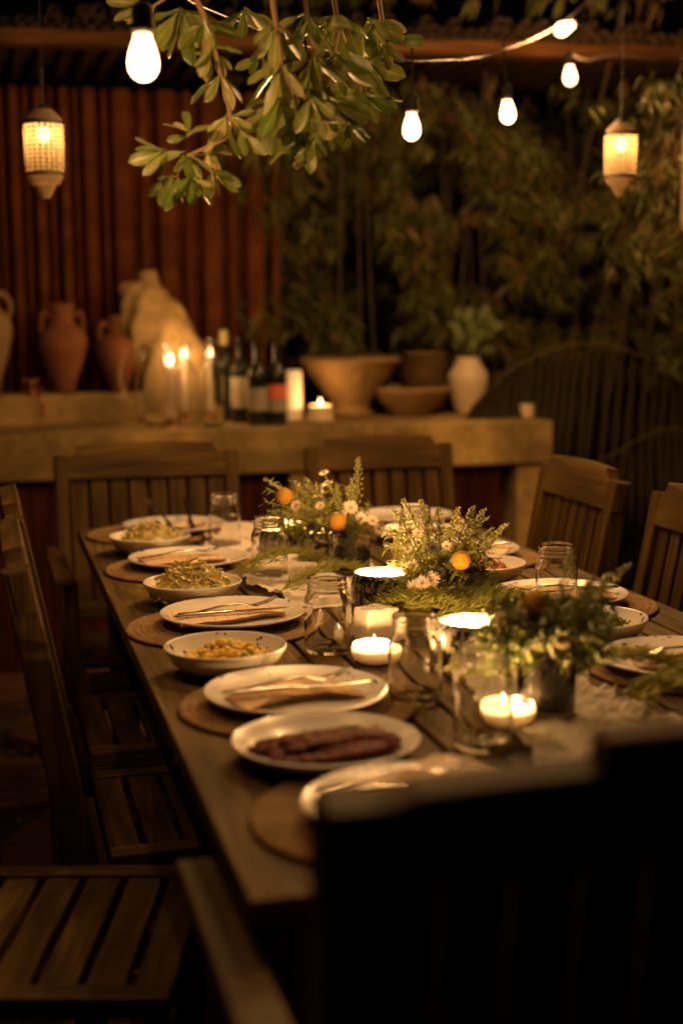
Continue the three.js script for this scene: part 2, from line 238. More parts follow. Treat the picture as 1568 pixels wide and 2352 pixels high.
// ------------------------------------------------------------------ teak chairs
const LEAN = R(11), SEAT = 0.43;
function makeChair(w, arms, low) {
  const o = new THREE.Group(), hw = w / 2, n = arms ? 8 : 7, inner = w - 0.076, slit = low ? 0.004 : arms ? 0.009 : 0.013;
  const back = (g) => g.rotateX(-LEAN).translate(0, SEAT, -0.004);
  const sideShape = () => { const s = new THREE.Shape(), tx = Math.sin(LEAN) * 0.495, ty = SEAT + Math.cos(LEAN) * 0.495; s.moveTo(0.02, 0); s.lineTo(0.012, SEAT); s.lineTo(-tx + 0.014, ty); s.lineTo(-tx - 0.024, ty - 0.006); s.lineTo(-0.036, SEAT - 0.01); s.lineTo(-0.028, 0); s.closePath(); return s; };
  for (const k of [-1, 1]) {
    part('rear_leg', uvBox(new THREE.ExtrudeGeometry(sideShape(), { depth: 0.032, bevelEnabled: true, bevelSize: 0.003, bevelThickness: 0.003, bevelSegments: 1 }).rotateY(-Math.PI / 2).translate(k * (hw - 0.019) + 0.016, 0, 0), 1), M.chair, o);
    part('front_leg', mv(board(0.04, SEAT - 0.03, 0.04), k * (hw - 0.022), (SEAT - 0.03) / 2, 0.4), M.chair, o);
    part('side_rail', mv(board(0.04, 0.03, 0.38), k * (hw - 0.02), SEAT - 0.014, 0.225), M.chair, o);
    part('side_stretcher', mv(board(0.022, 0.035, 0.36), k * (hw - 0.02), 0.2, 0.2), M.chair, o);
  }
  part('front_apron', mv(board(w - 0.09, 0.06, 0.022), 0, SEAT - 0.065, 0.4), M.chair, o);
  part('rear_apron', mv(board(w - 0.09, 0.06, 0.022), 0, SEAT - 0.065, 0.03), M.chair, o);
  for (let i = 0; i < 6; i++) part('seat_slat', mv(board(w - 0.084, 0.018, 0.053), 0, SEAT - 0.012, 0.062 + i * 0.0655), M.chair, o);
  for (let i = 0; i < n; i++) part('back_slat', back(mv(board(inner / n - slit, 0.37, 0.014), -inner / 2 + inner / n * (i + 0.5), 0.245, 0)), M.chair, o);
  part('lower_rail', back(mv(board(inner, 0.05, 0.024), 0, 0.045, 0)), M.chair, o);
  { // crest rail with stepped shoulders and a raised middle
    const s = new THREE.Shape(), y0 = 0.425, sh = 0.49, up = low ? 0.495 : 0.517, top = low ? 0.496 : 0.523, a = w * 0.075;
    s.moveTo(-hw, y0); s.lineTo(hw, y0); s.lineTo(hw, sh - 0.003); s.quadraticCurveTo(hw, sh, hw - 0.004, sh); s.lineTo(hw - a, sh - 0.004);
    s.quadraticCurveTo(hw - a - 0.026, sh + 0.001, hw - a - 0.032, up); s.quadraticCurveTo(0, top + 0.008, -hw + a + 0.032, up); s.quadraticCurveTo(-hw + a + 0.026, sh + 0.001, -hw + a, sh - 0.004); s.lineTo(-hw + 0.004, sh); s.quadraticCurveTo(-hw, sh, -hw, sh - 0.003); s.closePath();
    part('crest_rail', uvBox(back(new THREE.ExtrudeGeometry(s, { depth: 0.03, bevelEnabled: true, bevelSize: 0.003, bevelThickness: 0.003, bevelSegments: 2, curveSegments: 8 }).translate(0, 0, -0.014)), 0), M.chair, o);
    if (low) part('crest_block', back(mv(board(w * 0.2, 0.04, 0.034, 0.006), 0, top + 0.013, 0.001)), M.chair, o);
  }
  if (arms) for (const k of [-1, 1]) {
    part('armrest', mv(board(0.05, 0.022, 0.52, 0.005), k * (hw + 0.012), 0.65, 0.2), M.chair, o);
    part('arm_post', mv(board(0.036, 0.24, 0.036), k * (hw - 0.008), 0.521, 0.4), M.chair, o);
  }
  return o;
}
const CH = 'teak garden chairs round the dining table';
function chairThing(src, label, x, z, deg) { const c = src.clone(); c.name = numbered('garden_chair'); scene.add(c); c.position.set(x, 0, z); c.rotation.y = R(deg); tag(c, label, 'chair', CH); return c; }
{
  const side = makeChair(0.455, false), arm = makeChair(0.53, true), armLow = makeChair(0.53, true, true);
  chairThing(arm, 'slatted teak armchair at the far left end of the table in front of the sink', -0.303, -1.45, 0);
  chairThing(side, 'slatted teak chair at the far end of the table behind the flowers', 0.4, -1.45, 1);
  chairThing(side, 'teak chair on the left side, farthest of the three empty seats there', -0.612, -0.475, 90);
  chairThing(side, 'teak chair at middle of the left side, its back seen edge on', -0.62, 0.1, 90);
  chairThing(side, 'teak chair on the near left with its slatted seat filling the bottom left corner', -0.9, 0.52, 75);
  chairThing(side, 'teak chair on the right side with the whole slatted back in view', 0.585, -0.675, -90);
  chairThing(side, 'teak chair on the right side cut off by the right edge', 0.585, -0.03, -90);
  chairThing(armLow, 'dark teak armchair at the near end seen from behind as a black shape', -0.252, 1.5, 180).scale.setScalar(1.04);
}

// ------------------------------------------------------------------ the table
const TY = 0.74;
{
  const t = thing('dining_table', 'long weathered wooden dining table set for a dinner', 'table', [0, 0, 0]), L = 1.284, W = 0.525, r = rngOf(17);
  const bz = (name, lx, lz, x, z, dy = 0) => part(name, mv(board(lx, 0.03, lz, 0.004), x, TY - 0.0152 + dy, z), M.table, t);
  for (const k of [-1, 1]) { for (const [a, b] of [[-L, -0.393], [-0.391, 0.019], [0.021, L]]) bz('border_board', 0.089, b - a, k * (W - 0.0445), (a + b) / 2); bz('end_board', 2 * W - 0.18, 0.088, 0, k * (L - 0.044)); }
  for (let i = 0; i < 14; i++) bz('table_slat', 0.0545, 2 * L - 0.192, -0.434 + 0.062 * (i + 0.5), 0, (r() - 0.5) * 0.0012);
  for (const k of [-1, 1]) { part('long_apron', mv(board(0.024, 0.075, 2 * L - 0.3), k * (W - 0.075), TY - 0.069, 0), M.table, t); part('end_apron', mv(board(2 * W - 0.18, 0.04, 0.024), 0, TY - 0.052, k * (L - 0.12)), M.table, t); }
  for (const z of [-0.4, 0.4]) part('cross_bearer', mv(board(2 * W - 0.18, 0.03, 0.06), 0, TY - 0.046, z), M.table, t);
  for (const a of [-1, 1]) for (const b of [-1, 1]) part('table_leg', mv(board(0.07, TY - 0.035, 0.07, 0.005), a * (W - 0.1), (TY - 0.035) / 2, b * (L - 0.16)), M.table, t);
}

// ------------------------------------------------------------------ crockery
const matGeo = (() => { const p = [[0, 0.001]]; for (let i = 0; i <= 13; i++) { const r0 = i * 0.0125; p.push([r0 + 0.002, 0.0052], [r0 + 0.0062, 0.0086], [r0 + 0.0105, 0.0052]); } p.push([0.1735, 0.006], [0.175, 0.003], [0.172, 0.0005], [0, 0.0004]); const g = lathe(p, 120), q = g.attributes.position, u = g.attributes.uv; for (let i = 0; i < q.count; i++) { const x = q.getX(i), z = q.getZ(i), a = Math.atan2(z, x), rad = Math.hypot(x, z), w = rad > 0.165 ? 1 + 0.006 * Math.sin(a * 52) + 0.006 * N3(x * 30, z * 30, 3) : 1; q.setXYZ(i, x * w, q.getY(i), z * w); u.setXY(i, u.getX(i) * 4, rad * 10); } g.computeVertexNormals(); return g; })();
function plateGeo(r, h) { return lathe([[0, 0.0075], [r * 0.6, 0.0075], [r * 0.72, 0.0095], [r * 0.88, h * 0.72], [r * 0.985, h], [r, h - 0.001], [r, h - 0.0035], [r * 0.975, h - 0.0055], [r * 0.85, h * 0.5], [r * 0.66, 0.002], [r * 0.62, 0], [r * 0.56, 0], [r * 0.55, 0.002], [0, 0.002]], 96); }
function bowlGeo(r, h) { return lathe([[0, 0.008], [r * 0.5, 0.0085], [r * 0.68, 0.014], [r * 0.85, h * 0.52], [r * 0.965, h - 0.002], [r * 0.985, h], [r, h - 0.0015], [r * 0.995, h - 0.005], [r * 0.89, h * 0.48], [r * 0.72, 0.012], [r * 0.56, 0.002], [r * 0.54, 0], [r * 0.48, 0], [r * 0.47, 0.003], [0, 0.003]], 96); }
// blue flecks in the glaze
function flecked(seed, dots, ringV) { const r = rngOf(seed), L = []; for (let i = 0; i < dots; i++) L.push([r(), ringV[0] + r() * (ringV[1] - ringV[0]), 0.003 + r() * r() * 0.009]); return tex(512, 256, (u, v) => { for (const [a, b, s] of L) { const du = Math.min(Math.abs(u - a), 1 - Math.abs(u - a)), dv = (v - b) * 0.55; if (du * du + dv * dv < s * s * 0.7) return [0.3, 0.33, 0.52]; } return [1, 1, 1]; }, true); }
const fleckMat = (seed, dots, ring) => { const m = M.ceramic.clone(); m.map = flecked(seed, dots, ring); return m; };
const PLATE = plateGeo(0.135, 0.021), BOWL = bowlGeo(0.0985, 0.047), PLATTER = plateGeo(0.122, 0.03);
const plateMats = [fleckMat(1, 40, [0.2, 0.38]), fleckMat(2, 60, [0.18, 0.38]), fleckMat(3, 24, [0.2, 0.38])], bowlMats = [fleckMat(4, 26, [0.14, 0.42]), fleckMat(5, 110, [0.1, 0.42])];
const MATY = TY + 0.0006, PY = TY + 0.0092;

// striped linen napkin, folded over and a little rumpled
const napkinTex = tex(256, 256, (u, v) => { const s = (u * 9 + v * 2.2) % 1, line = s < 0.035; const w = 0.9 + 0.1 * n2(u * 120, v * 120, 120, 120); return line ? [0.62 * w, 0.42 * w, 0.36 * w] : [0.95 * w, 0.88 * w, 0.8 * w]; }, true);
const linen = phys([0.92, 0.84, 0.75], 0.95, { map: napkinTex }), linenDark = phys([0.8, 0.67, 0.55], 0.95, { map: napkinTex });
function napkinGeo(w, d, seed, rum) {
  const f = (u, v) => { // v runs along the fold: across, back, across
    const lay = v * 3, k = Math.floor(Math.min(lay, 2.999)), q = lay - k, z = (k % 2 ? 1 - q : q) - 0.5, turn = Math.min(q, 1 - q) < 0.06 ? (1 - Math.min(q, 1 - q) / 0.06) : 0;
    let y = 0.002 + k * 0.0026 + (q > 0.94 && k < 2 ? turn * 0.0013 : q < 0.06 && k > 0 ? -turn * 0.0013 : 0);
    const x = (u - 0.5) * w * (1 - 0.1 * Math.abs(z)), zz = z * d * (0.8 + 0.3 * Math.sin(u * 2.4 + seed)) + Math.sin(u * 5 + seed * 2) * d * 0.07;
    y += rum * (0.6 + N3(x * 16 + seed, zz * 22, seed) * 1.1 + 0.5 * N3(x * 42, zz * 34 + seed, 4)) * sstep(0.5 - Math.abs(u - 0.5), 0, 0.22);
    return V(x, Math.max(y, 0.001 + k * 0.002), zz);
  };
  return grid(48, 60, f);
}
function ribbonGeo(pts) { // [x, y, z, half width, half thickness] along x: a bar of changing section
  const f = (u, v) => { const t = u * (pts.length - 1), i = Math.min(Math.floor(t), pts.length - 2), k = t - i, a = pts[i], b = pts[i + 1], q = a.map((n, j) => lerp(n, b[j], k)), an = v * Math.PI * 2; return V(q[0], q[1] + Math.sin(an) * q[4], q[2] + Math.cos(an) * q[3]); };
  return grid((pts.length - 1) * 3, 10, f);
}
function makeFork() {
  const o = new THREE.Group();
  part('handle', ribbonGeo([[-0.1, 0.001, 0, 0.002, 0.0008], [-0.096, 0.001, 0, 0.0085, 0.0014], [-0.06, 0.003, 0, 0.0062, 0.0016], [-0.01, 0.009, 0, 0.0032, 0.002], [0.028, 0.009, 0, 0.0035, 0.002], [0.042, 0.005, 0, 0.009, 0.0013], [0.052, 0.003, 0, 0.0115, 0.001], [0.056, 0.0032, 0, 0.0118, 0.0008]]), M.steel, o);
  for (let i = 0; i < 4; i++) { const z = (i - 1.5) * 0.0064; part('tine', ribbonGeo([[0.054, 0.0031, z, 0.0022, 0.0009], [0.075, 0.0062, z, 0.0019, 0.0009], [0.092, 0.0125, z, 0.0013, 0.0007], [0.097, 0.0155, z, 0.0004, 0.0003]]), M.steel, o); }
  return o;
}
function makeKnife() {
  const o = new THREE.Group();
  part('handle', ribbonGeo([[-0.108, 0.003, 0, 0.002, 0.001], [-0.104, 0.003, 0, 0.0082, 0.003], [-0.06, 0.003, 0, 0.007, 0.0032], [-0.012, 0.003, 0, 0.005, 0.003], [-0.004, 0.003, 0, 0.0045, 0.002]]), M.steel, o);
  part('blade', ribbonGeo([[-0.004, 0.003, 0, 0.0045, 0.0018], [0.01, 0.003, 0.001, 0.0075, 0.0012], [0.075, 0.003, 0.0015, 0.0082, 0.001], [0.1, 0.003, 0.0005, 0.005, 0.0008], [0.11, 0.003, -0.001, 0.0008, 0.0004]]), M.steel, o);
  return o;
}
const FORK = makeFork(), KNIFE = makeKnife();
function lay(src, name, label, cat, group, p, yaw, pitch = 0, scale = 1) { const c = src.clone(); c.name = numbered(name); scene.add(c); c.position.set(...p); c.rotation.set(0, yaw, pitch, 'YXZ'); c.scale.setScalar(scale); return tag(c, label, cat, group); }
const seats = [ // mat x z, plate x z, where, plate material, napkin yaw, rumple, cutlery
  [-0.337, -1.11, -0.284, -1.115, 'the far left armchair', 2, 0.3, 0.006, 'stand'],
  [-0.336, -0.57, -0.321, -0.588, 'the second place down the left side', 2, 0.12, 0.005, 'fork'],
  [-0.352, 0.06, -0.326, 0.04, 'the sharp middle place on the left side', 2, 0.1, 0.0025, 'both'],
  [-0.33, 0.615, -0.332, 0.612, 'the blurred place beside the meat platter', 0, 0.25, 0.007, 'both'],
  [-0.315, 1.1, -0.3, 1.122, 'the nearest place by the black armchair', 1, 0.5, 0.007, 'both'],
  [0.345, -1.1, 0.345, -1.1, 'the far right corner place', 2, 2.9, 0.005, 'none'],
  [0.32, -0.51, 0.312, -0.52, 'the right place before the full chair back', 0, 2.7, 0.005, 'knife'],
  [0.33, 0.06, 0.318, 0.045, 'the right place behind the blurred bouquet', 2, 3.0, 0.005, 'both'],
  [0.33, 0.57, 0.303, 0.588, 'the place cut by the right edge', 1, 2.8, 0.006, 'both'],
];
seats.forEach(([mx, mz, px, pz, where, pm, yaw, rum, cut], i) => {
  solo('woven_mat', matGeo, M.mat, 'round woven fibre mat at ' + where, 'placemat', [mx, MATY, mz], i * 1.3, 'woven placemats');
  solo('dinner_plate', PLATE, plateMats[pm], 'white glazed dinner plate at ' + where, 'plate', [px, PY, pz], i * 0.8, 'dinner plates');
  if (cut === 'none') return;
  const right = px > 0, ny = PY + 0.0095;
  if (cut !== 'stand') solo('napkin', napkinGeo(i === 2 ? 0.215 : 0.19, i === 2 ? 0.165 : 0.15, i + 1, rum), i % 2 ? linenDark : linen, 'folded striped linen napkin on the plate at ' + where, 'napkin', [px + (right ? 0.01 : i === 4 ? 0.04 : -0.012), ny, pz + (i === 4 ? -0.055 : 0.012)], yaw - (right ? Math.PI : 0), 'striped napkins');
  else solo('napkin', napkinGeo(0.13, 0.07, 9, 0.006), linen, 'rumpled napkin on the plate at ' + where, 'napkin', [px + 0.04, ny, pz], 0.8, 'striped napkins');
  const cy = ny + 0.0098 + rum * 0.95, turn = right ? Math.PI + 0.08 : 0.04;
  if (cut === 'both' || cut === 'fork') lay(FORK, 'fork', 'steel fork on the napkin at ' + where, 'fork', 'steel forks', [px - 0.012, cy, pz + (i === 4 ? -0.06 : 0.004)], turn + 0.05, i === 2 ? 0.05 : 0.03, 1);
  if (cut === 'both' || cut === 'knife') lay(KNIFE, 'table_knife', 'steel table knife on the napkin at ' + where, 'knife', 'steel table knives', [px + (right ? 0.01 : 0.0), cy, pz + (i === 4 ? -0.03 : 0.028)], turn, 0.0, 1);
  if (cut === 'stand') for (const k of [0, 1]) lay(k ? KNIFE : FORK, k ? 'table_knife' : 'fork', (k ? 'dark knife' : 'dark fork') + ' leaning out over the plate at ' + where, k ? 'knife' : 'fork', k ? 'steel table knives' : 'steel forks', [px - 0.03 + k * 0.075, PY + 0.035, pz - 0.03], 1.9 - k * 0.35, 0.32, 0.9);
});
// bowls and what is in them
const BOWLS = [[-0.381, -0.812, 'heaped with herb salad, beside the far left plate', 0], [-0.368, -0.186, 'heaped with shredded salad, second on the left side', 0], [-0.398, 0.385, 'of yellow pasta with blue flecks inside, third on the left side', 1], [0.25, -0.22, 'of red tomato salad on the right side', 0], [0.25, 0.35, 'with blue flecks behind the blurred bouquet on the right', 1]];
BOWLS.forEach(([x, z, what, m], i) => solo('serving_bowl', BOWL, bowlMats[m], 'white glazed bowl ' + what, 'bowl', [x, TY + 0.0006, z], i * 1.7 + 2, 'white serving bowls'));
// shreds: thin bent strips piled in a dome
function shredPile(rad, h, n, colors, seed, len = 0.028, w = 0.0022) {
  const r = rngOf(seed), L = [], base = lathe([[rad, 0], [rad * 0.75, h * 0.42], [rad * 0.4, h * 0.75], [0, h * 0.86]], 24); displace(base, (x, y, z) => 0.005 * N3(x * 60, y * 60, z * 60 + seed));
  const pick = (x, z) => colors[Math.min(colors.length - 1, Math.floor(clamp(r() * 0.75 + 0.25 * (N3(x * 45, seed, z * 45) + 0.5), 0, 0.999) * colors.length))];
  L.push(tint(clean(base), colors[0].map((c) => c * 0.75)));
  for (let i = 0; i < n; i++) {
    const a = r() * 6.283, q = Math.sqrt(r()), x = Math.cos(a) * q * rad, z = Math.sin(a) * q * rad, y = h * (1 - q * q) * (0.8 + 0.3 * r()) + 0.003 + N3(x * 40, z * 40, seed) * 0.008;
    const d = V(r() - 0.5, (r() - 0.4) * 0.7, r() - 0.5).normalize().multiplyScalar(len * (0.5 + r() * 0.7)), b = V(r() - 0.5, r() * 0.9, r() - 0.5).multiplyScalar(len * 0.35), p = V(x, y, z), s = V(r() - 0.5, r() - 0.5, r() - 0.5).normalize().multiplyScalar(w * (0.6 + r()));
    L.push(tint(clean(grid(3, 1, (u, v) => p.clone().addScaledVector(d, u - 0.5).addScaledVector(b, 4 * u * (1 - u) * 0.5).addScaledVector(s, (v - 0.5) * 2))), pick(x, z)));
  }
  return merge(L);
}
function lumpPile(rad, h, n, colors, seed, size) {
  const r = rngOf(seed), L = [], g0 = new THREE.IcosahedronGeometry(1, 1);
  for (let i = 0; i < n; i++) { const a = r() * 6.283, q = Math.sqrt(r()), x = Math.cos(a) * q * rad, z = Math.sin(a) * q * rad, s = size * (0.6 + r() * 0.8), g = g0.clone(); const c = colors[Math.floor(r() * colors.length)]; g.scale(s, s * (0.5 + r() * 0.5), s * (0.6 + r() * 0.6)).rotateX(r() * 3).rotateY(r() * 3).translate(x, h * (1 - q * q * 0.9) * (0.35 + 0.6 * r()) + N3(x * 35, z * 35, seed) * 0.006, z); L.push(tint(g, c)); }
  return merge(L);
}
const food = vcol({ roughness: 0.55 });
const slaw = [[0.7, 0.6, 0.25], [0.75, 0.67, 0.34], [0.66, 0.58, 0.22], [0.7, 0.6, 0.26], [0.78, 0.7, 0.4], [0.68, 0.6, 0.28], [0.72, 0.62, 0.3], [0.2, 0.25, 0.04], [0.7, 0.34, 0.05]];
const foodY = TY + 0.018;
solo('herb_salad', shredPile(0.082, 0.054, 460, [[0.7, 0.6, 0.24], [0.75, 0.64, 0.3], [0.7, 0.6, 0.25], [0.74, 0.65, 0.32], [0.18, 0.24, 0.04], [0.64, 0.54, 0.22], [0.6, 0.5, 0.2], [0.68, 0.34, 0.06]], 31), food, 'green and yellow herb salad heaped in the farthest left bowl', 'salad', [-0.381, foodY, -0.812]);
solo('shredded_salad', shredPile(0.084, 0.062, 560, slaw, 32), food, 'shredded pale salad with herbs and carrot heaped in the second left bowl', 'salad', [-0.368, foodY, -0.186]);
solo('yellow_pasta', lumpPile(0.074, 0.034, 620, [[0.78, 0.52, 0.07], [0.82, 0.56, 0.1], [0.74, 0.46, 0.06], [0.8, 0.55, 0.12], [0.76, 0.5, 0.08], [0.25, 0.25, 0.03]], 33, 0.0062), food, 'yellow pasta with herbs in the blue flecked bowl on the left', 'pasta', [-0.394, foodY - 0.002, 0.385]);
solo('tomato_salad', lumpPile(0.07, 0.036, 260, [[0.42, 0.06, 0.015], [0.5, 0.1, 0.02], [0.14, 0.17, 0.03], [0.5, 0.4, 0.2]], 34, 0.009), food, 'red tomato salad in the bowl on the right side', 'salad', [0.25, foodY, -0.22]);
solo('green_salad', shredPile(0.07, 0.03, 300, [[0.3, 0.3, 0.07], [0.36, 0.34, 0.1], [0.1, 0.15, 0.03]], 35), food, 'green shredded salad in the bowl behind the blurred bouquet', 'salad', [0.25, foodY, 0.35]);
const meatMap = tex(256, 256, (u, v) => { const a = n1(u * 30, v * 5, 30, 5), b = n2(u * 60, v * 30, 60, 30); return [0.5 + 0.45 * a, 0.36 + 0.5 * a * b, 0.3 + 0.3 * b]; }, true);
const meat = phys([0.24, 0.05, 0.012], 0.5, { specularIntensity: 0.45, map: meatMap, bumpMap: blotBump, bumpScale: 0.003 });
function meatDish(x, z, turn, where, n) {
  solo('serving_platter', PLATTER, M.ceramic, 'white platter of sliced meat ' + where, 'platter', [x, TY + 0.0006, z], turn, 'meat platters');
  const t = thing('sliced_meat', 'dark roasted sliced meat on the platter ' + where, 'meat', [x, TY + 0.013, z], turn), r = rngOf(n);
  for (let i = 0; i < 9; i++) {
    const up = i > 5 ? 1 : 0, z0 = up ? (i - 7) * 0.0125 : (i - 2.5) * 0.0115, x0 = (r() - 0.5) * 0.03, bend = (r() - 0.5) * 0.02, L = 0.165 + r() * 0.03 - up * 0.03;
    const g = tube([0, 0.25, 0.5, 0.75, 1].map((t) => V(x0 + (t - 0.5) * L, 0.009 + up * 0.012 + (r() - 0.5) * 0.004, z0 + bend * Math.sin(t * 3.14) + (t - 0.5) * (r() - 0.5) * 0.03)), (t) => 0.0095 * (0.75 + 0.25 * Math.sin(t * 3)) * (t < 0.02 || t > 0.98 ? 0.2 : 1), 40, 10);
    g.scale(1, 0.62, 1.3); part('slice', displace(g, (a, b, c) => 0.0042 * N3(a * 75 + i * 5, b * 90, c * 110) + 0.0016 * N3(a * 260, b * 200, c * 260)), meat, t);
  }
}
meatDish(-0.348, 0.866, 0.16, 'on the near left of the table', 3);
meatDish(0.3, -0.8, 0.1, 'on the far right of the table', 4);

// ------------------------------------------------------------------ glass
function jarGeo(h = 0.132, R0 = 0.04) {
  const n = R0 * 0.84, th = 0.0028, out = [[0, 0], [R0 * 0.8, 0], [R0 * 0.95, 0.003], [R0, 0.012], [R0, h * 0.66], [R0 * 0.98, h * 0.72], [n + 0.001, h * 0.8], [n, h * 0.83], [n + 0.0016, h * 0.845], [n, h * 0.86], [n, h * 0.885], [n + 0.0016, h * 0.9], [n, h * 0.915], [n, h * 0.94], [n + 0.0012, h * 0.955], [n, h * 0.97], [n, h * 0.995], [n - 0.001, h]];
  const inn = [[n - th, h * 0.997], [n - th, h * 0.83], [n - th, h * 0.8], [R0 * 0.98 - th, h * 0.71], [R0 - th, h * 0.65], [R0 - th, 0.016], [R0 * 0.85, 0.009], [0, 0.0075]];
  return lathe([...out, ...inn], 56);
}
const JAR = jarGeo();
const jarAt = (x, z, label, h = 1) => { const m = solo('glass_jar', JAR, M.glass, label, 'jar', [x, TY + 0.0008, z], x * 9, 'glass drinking jars'); m.scale.set(1, h, 1); return m; };
jarAt(-0.19, -0.86, 'clear glass jar beside the farthest left plate');
jarAt(-0.163, -0.43, 'clear glass jar with candlelight behind it at the second left place');
jarAt(-0.207, 0.295, 'clear glass jar in focus beside the tea light, centre of the table');
jarAt(-0.155, 0.63, 'blurred glass jar beside the plate next to the meat platter');
jarAt(-0.135, 0.87, 'blurred glass jar nearest the camera in front of the candle flare');
jarAt(0.29, 0.1, 'clear glass jar on the right side behind the blurred bouquet');
jarAt(0.2, -0.52, 'clear glass jar on the right side behind the middle bouquet');
jarAt(0.06, -0.98, 'clear glass jar near the far end behind the bouquet with the tall sprig');

// ------------------------------------------------------------------ candles
function lamp(name, p, I, color, radius) { const l = new THREE.PointLight(C(...color), I); l.name = name; l.position.copy(p); l.castShadow = true; l.shadow.radius = radius / 0.02; scene.add(l); return l; }
const flameGeo = lathe([[0, 0], [0.0022, 0.002], [0.0042, 0.007], [0.0044, 0.011], [0.0032, 0.017], [0.0015, 0.023], [0, 0.028]], 14);
function lightFlame(parent, x, y, z, I, s = 1) {
  const w = part('wick', new THREE.CylinderGeometry(0.0008, 0.0008, 0.009, 6).translate(x, y + 0.003, z), M.wick, parent);
  part('flame', flameGeo.clone().scale(s, s, s).translate(x, y + 0.005, z), M.flame, parent);
  parent.updateMatrixWorld(true); lamp('candle_light', V(x, y + 0.015 * s, z).applyMatrix4(parent.matrixWorld), I, FLAME, 0.0035 * s);
}
const speckTex = tex(512, 256, (u, v) => { const a = n1(u * 50, v * 22, 50, 22) * 0.55 + n2(u * 100, v * 44, 100, 44) * 0.45; const k = sstep(a, 0.44, 0.53); return [lerp(0.1, 0.62, k), lerp(0.1, 0.58, k), lerp(0.085, 0.5, k)]; }, true);
const speck = phys([0.8, 0.8, 0.8], 0.35, { map: speckTex, clearcoat: 0.6, clearcoatRoughness: 0.15 });
const potGeo = lathe([[0, 0], [0.05, 0], [0.056, 0.004], [0.0575, 0.016], [0.0575, 0.046], [0.055, 0.062], [0.0515, 0.071], [0.0505, 0.0715], [0.0495, 0.0705], [0.0515, 0.058], [0.0515, 0.03], [0, 0.03]], 72);
const potWax = lathe([[0, 0.0308], [0.0505, 0.0308], [0.0508, 0.05], [0.046, 0.0485], [0.02, 0.0475], [0, 0.0475]], 48);
[[-0.016, -0.035, 'in focus beside the middle bouquet'], [0.005, 0.434, 'at the left foot of the blurred bouquet'], [0.0, -0.6, 'behind the far bouquet'], [-0.075, -0.745, 'behind the glass jar of the second left place']].forEach(([x, z, w], i) => {
  const pt = solo('speckled_pot', potGeo, speck, 'black and white speckled candle pot ' + w, 'candle pot', [x, TY + 0.0008, z], i * 2, 'speckled candle pots'); pt.scale.set(1.1, 1, 1.1);
  const c = thing('candle', 'lit pale candle filling the speckled pot ' + w, 'candle', [x, TY + 0.0008, z], 0, 'candles in speckled pots'); c.scale.set(1.1, 1, 1.1);
  part('wax', potWax, M.wax, c);
  for (let k = 0; k < 3; k++) lightFlame(c, Math.cos(k * 2.1 + i) * 0.022, 0.0475, Math.sin(k * 2.1 + i) * 0.022, POT_I / 3, 0.8);
});
const holderGeo = lathe([[0, 0], [0.024, 0], [0.033, 0.006], [0.0385, 0.016], [0.038, 0.026], [0.0355, 0.0325], [0.034, 0.032], [0.0362, 0.025], [0.0365, 0.017], [0.0325, 0.0095], [0, 0.008]], 48);
[[-0.15, 0.385, 'in focus beside the glass jar', 0], [-0.068, 0.785, 'making the brightest blur near the camera', 1]].forEach(([x, z, w]) => {
  solo('votive_holder', holderGeo, M.frost, 'small frosted white holder of the tea light ' + w, 'candle holder', [x, TY + 0.0008, z], 0, 'frosted tea light holders');
  const c = thing('tea_light', 'lit white tea light ' + w, 'candle', [x, TY + 0.0095, z], 0, 'tea lights on the table');
  part('wax', lathe([[0, 0], [0.029, 0], [0.0315, 0.016], [0.028, 0.0155], [0, 0.0145]], 36), M.wax, c); lightFlame(c, 0, 0.0145, 0, TEA_I, 0.7);
});

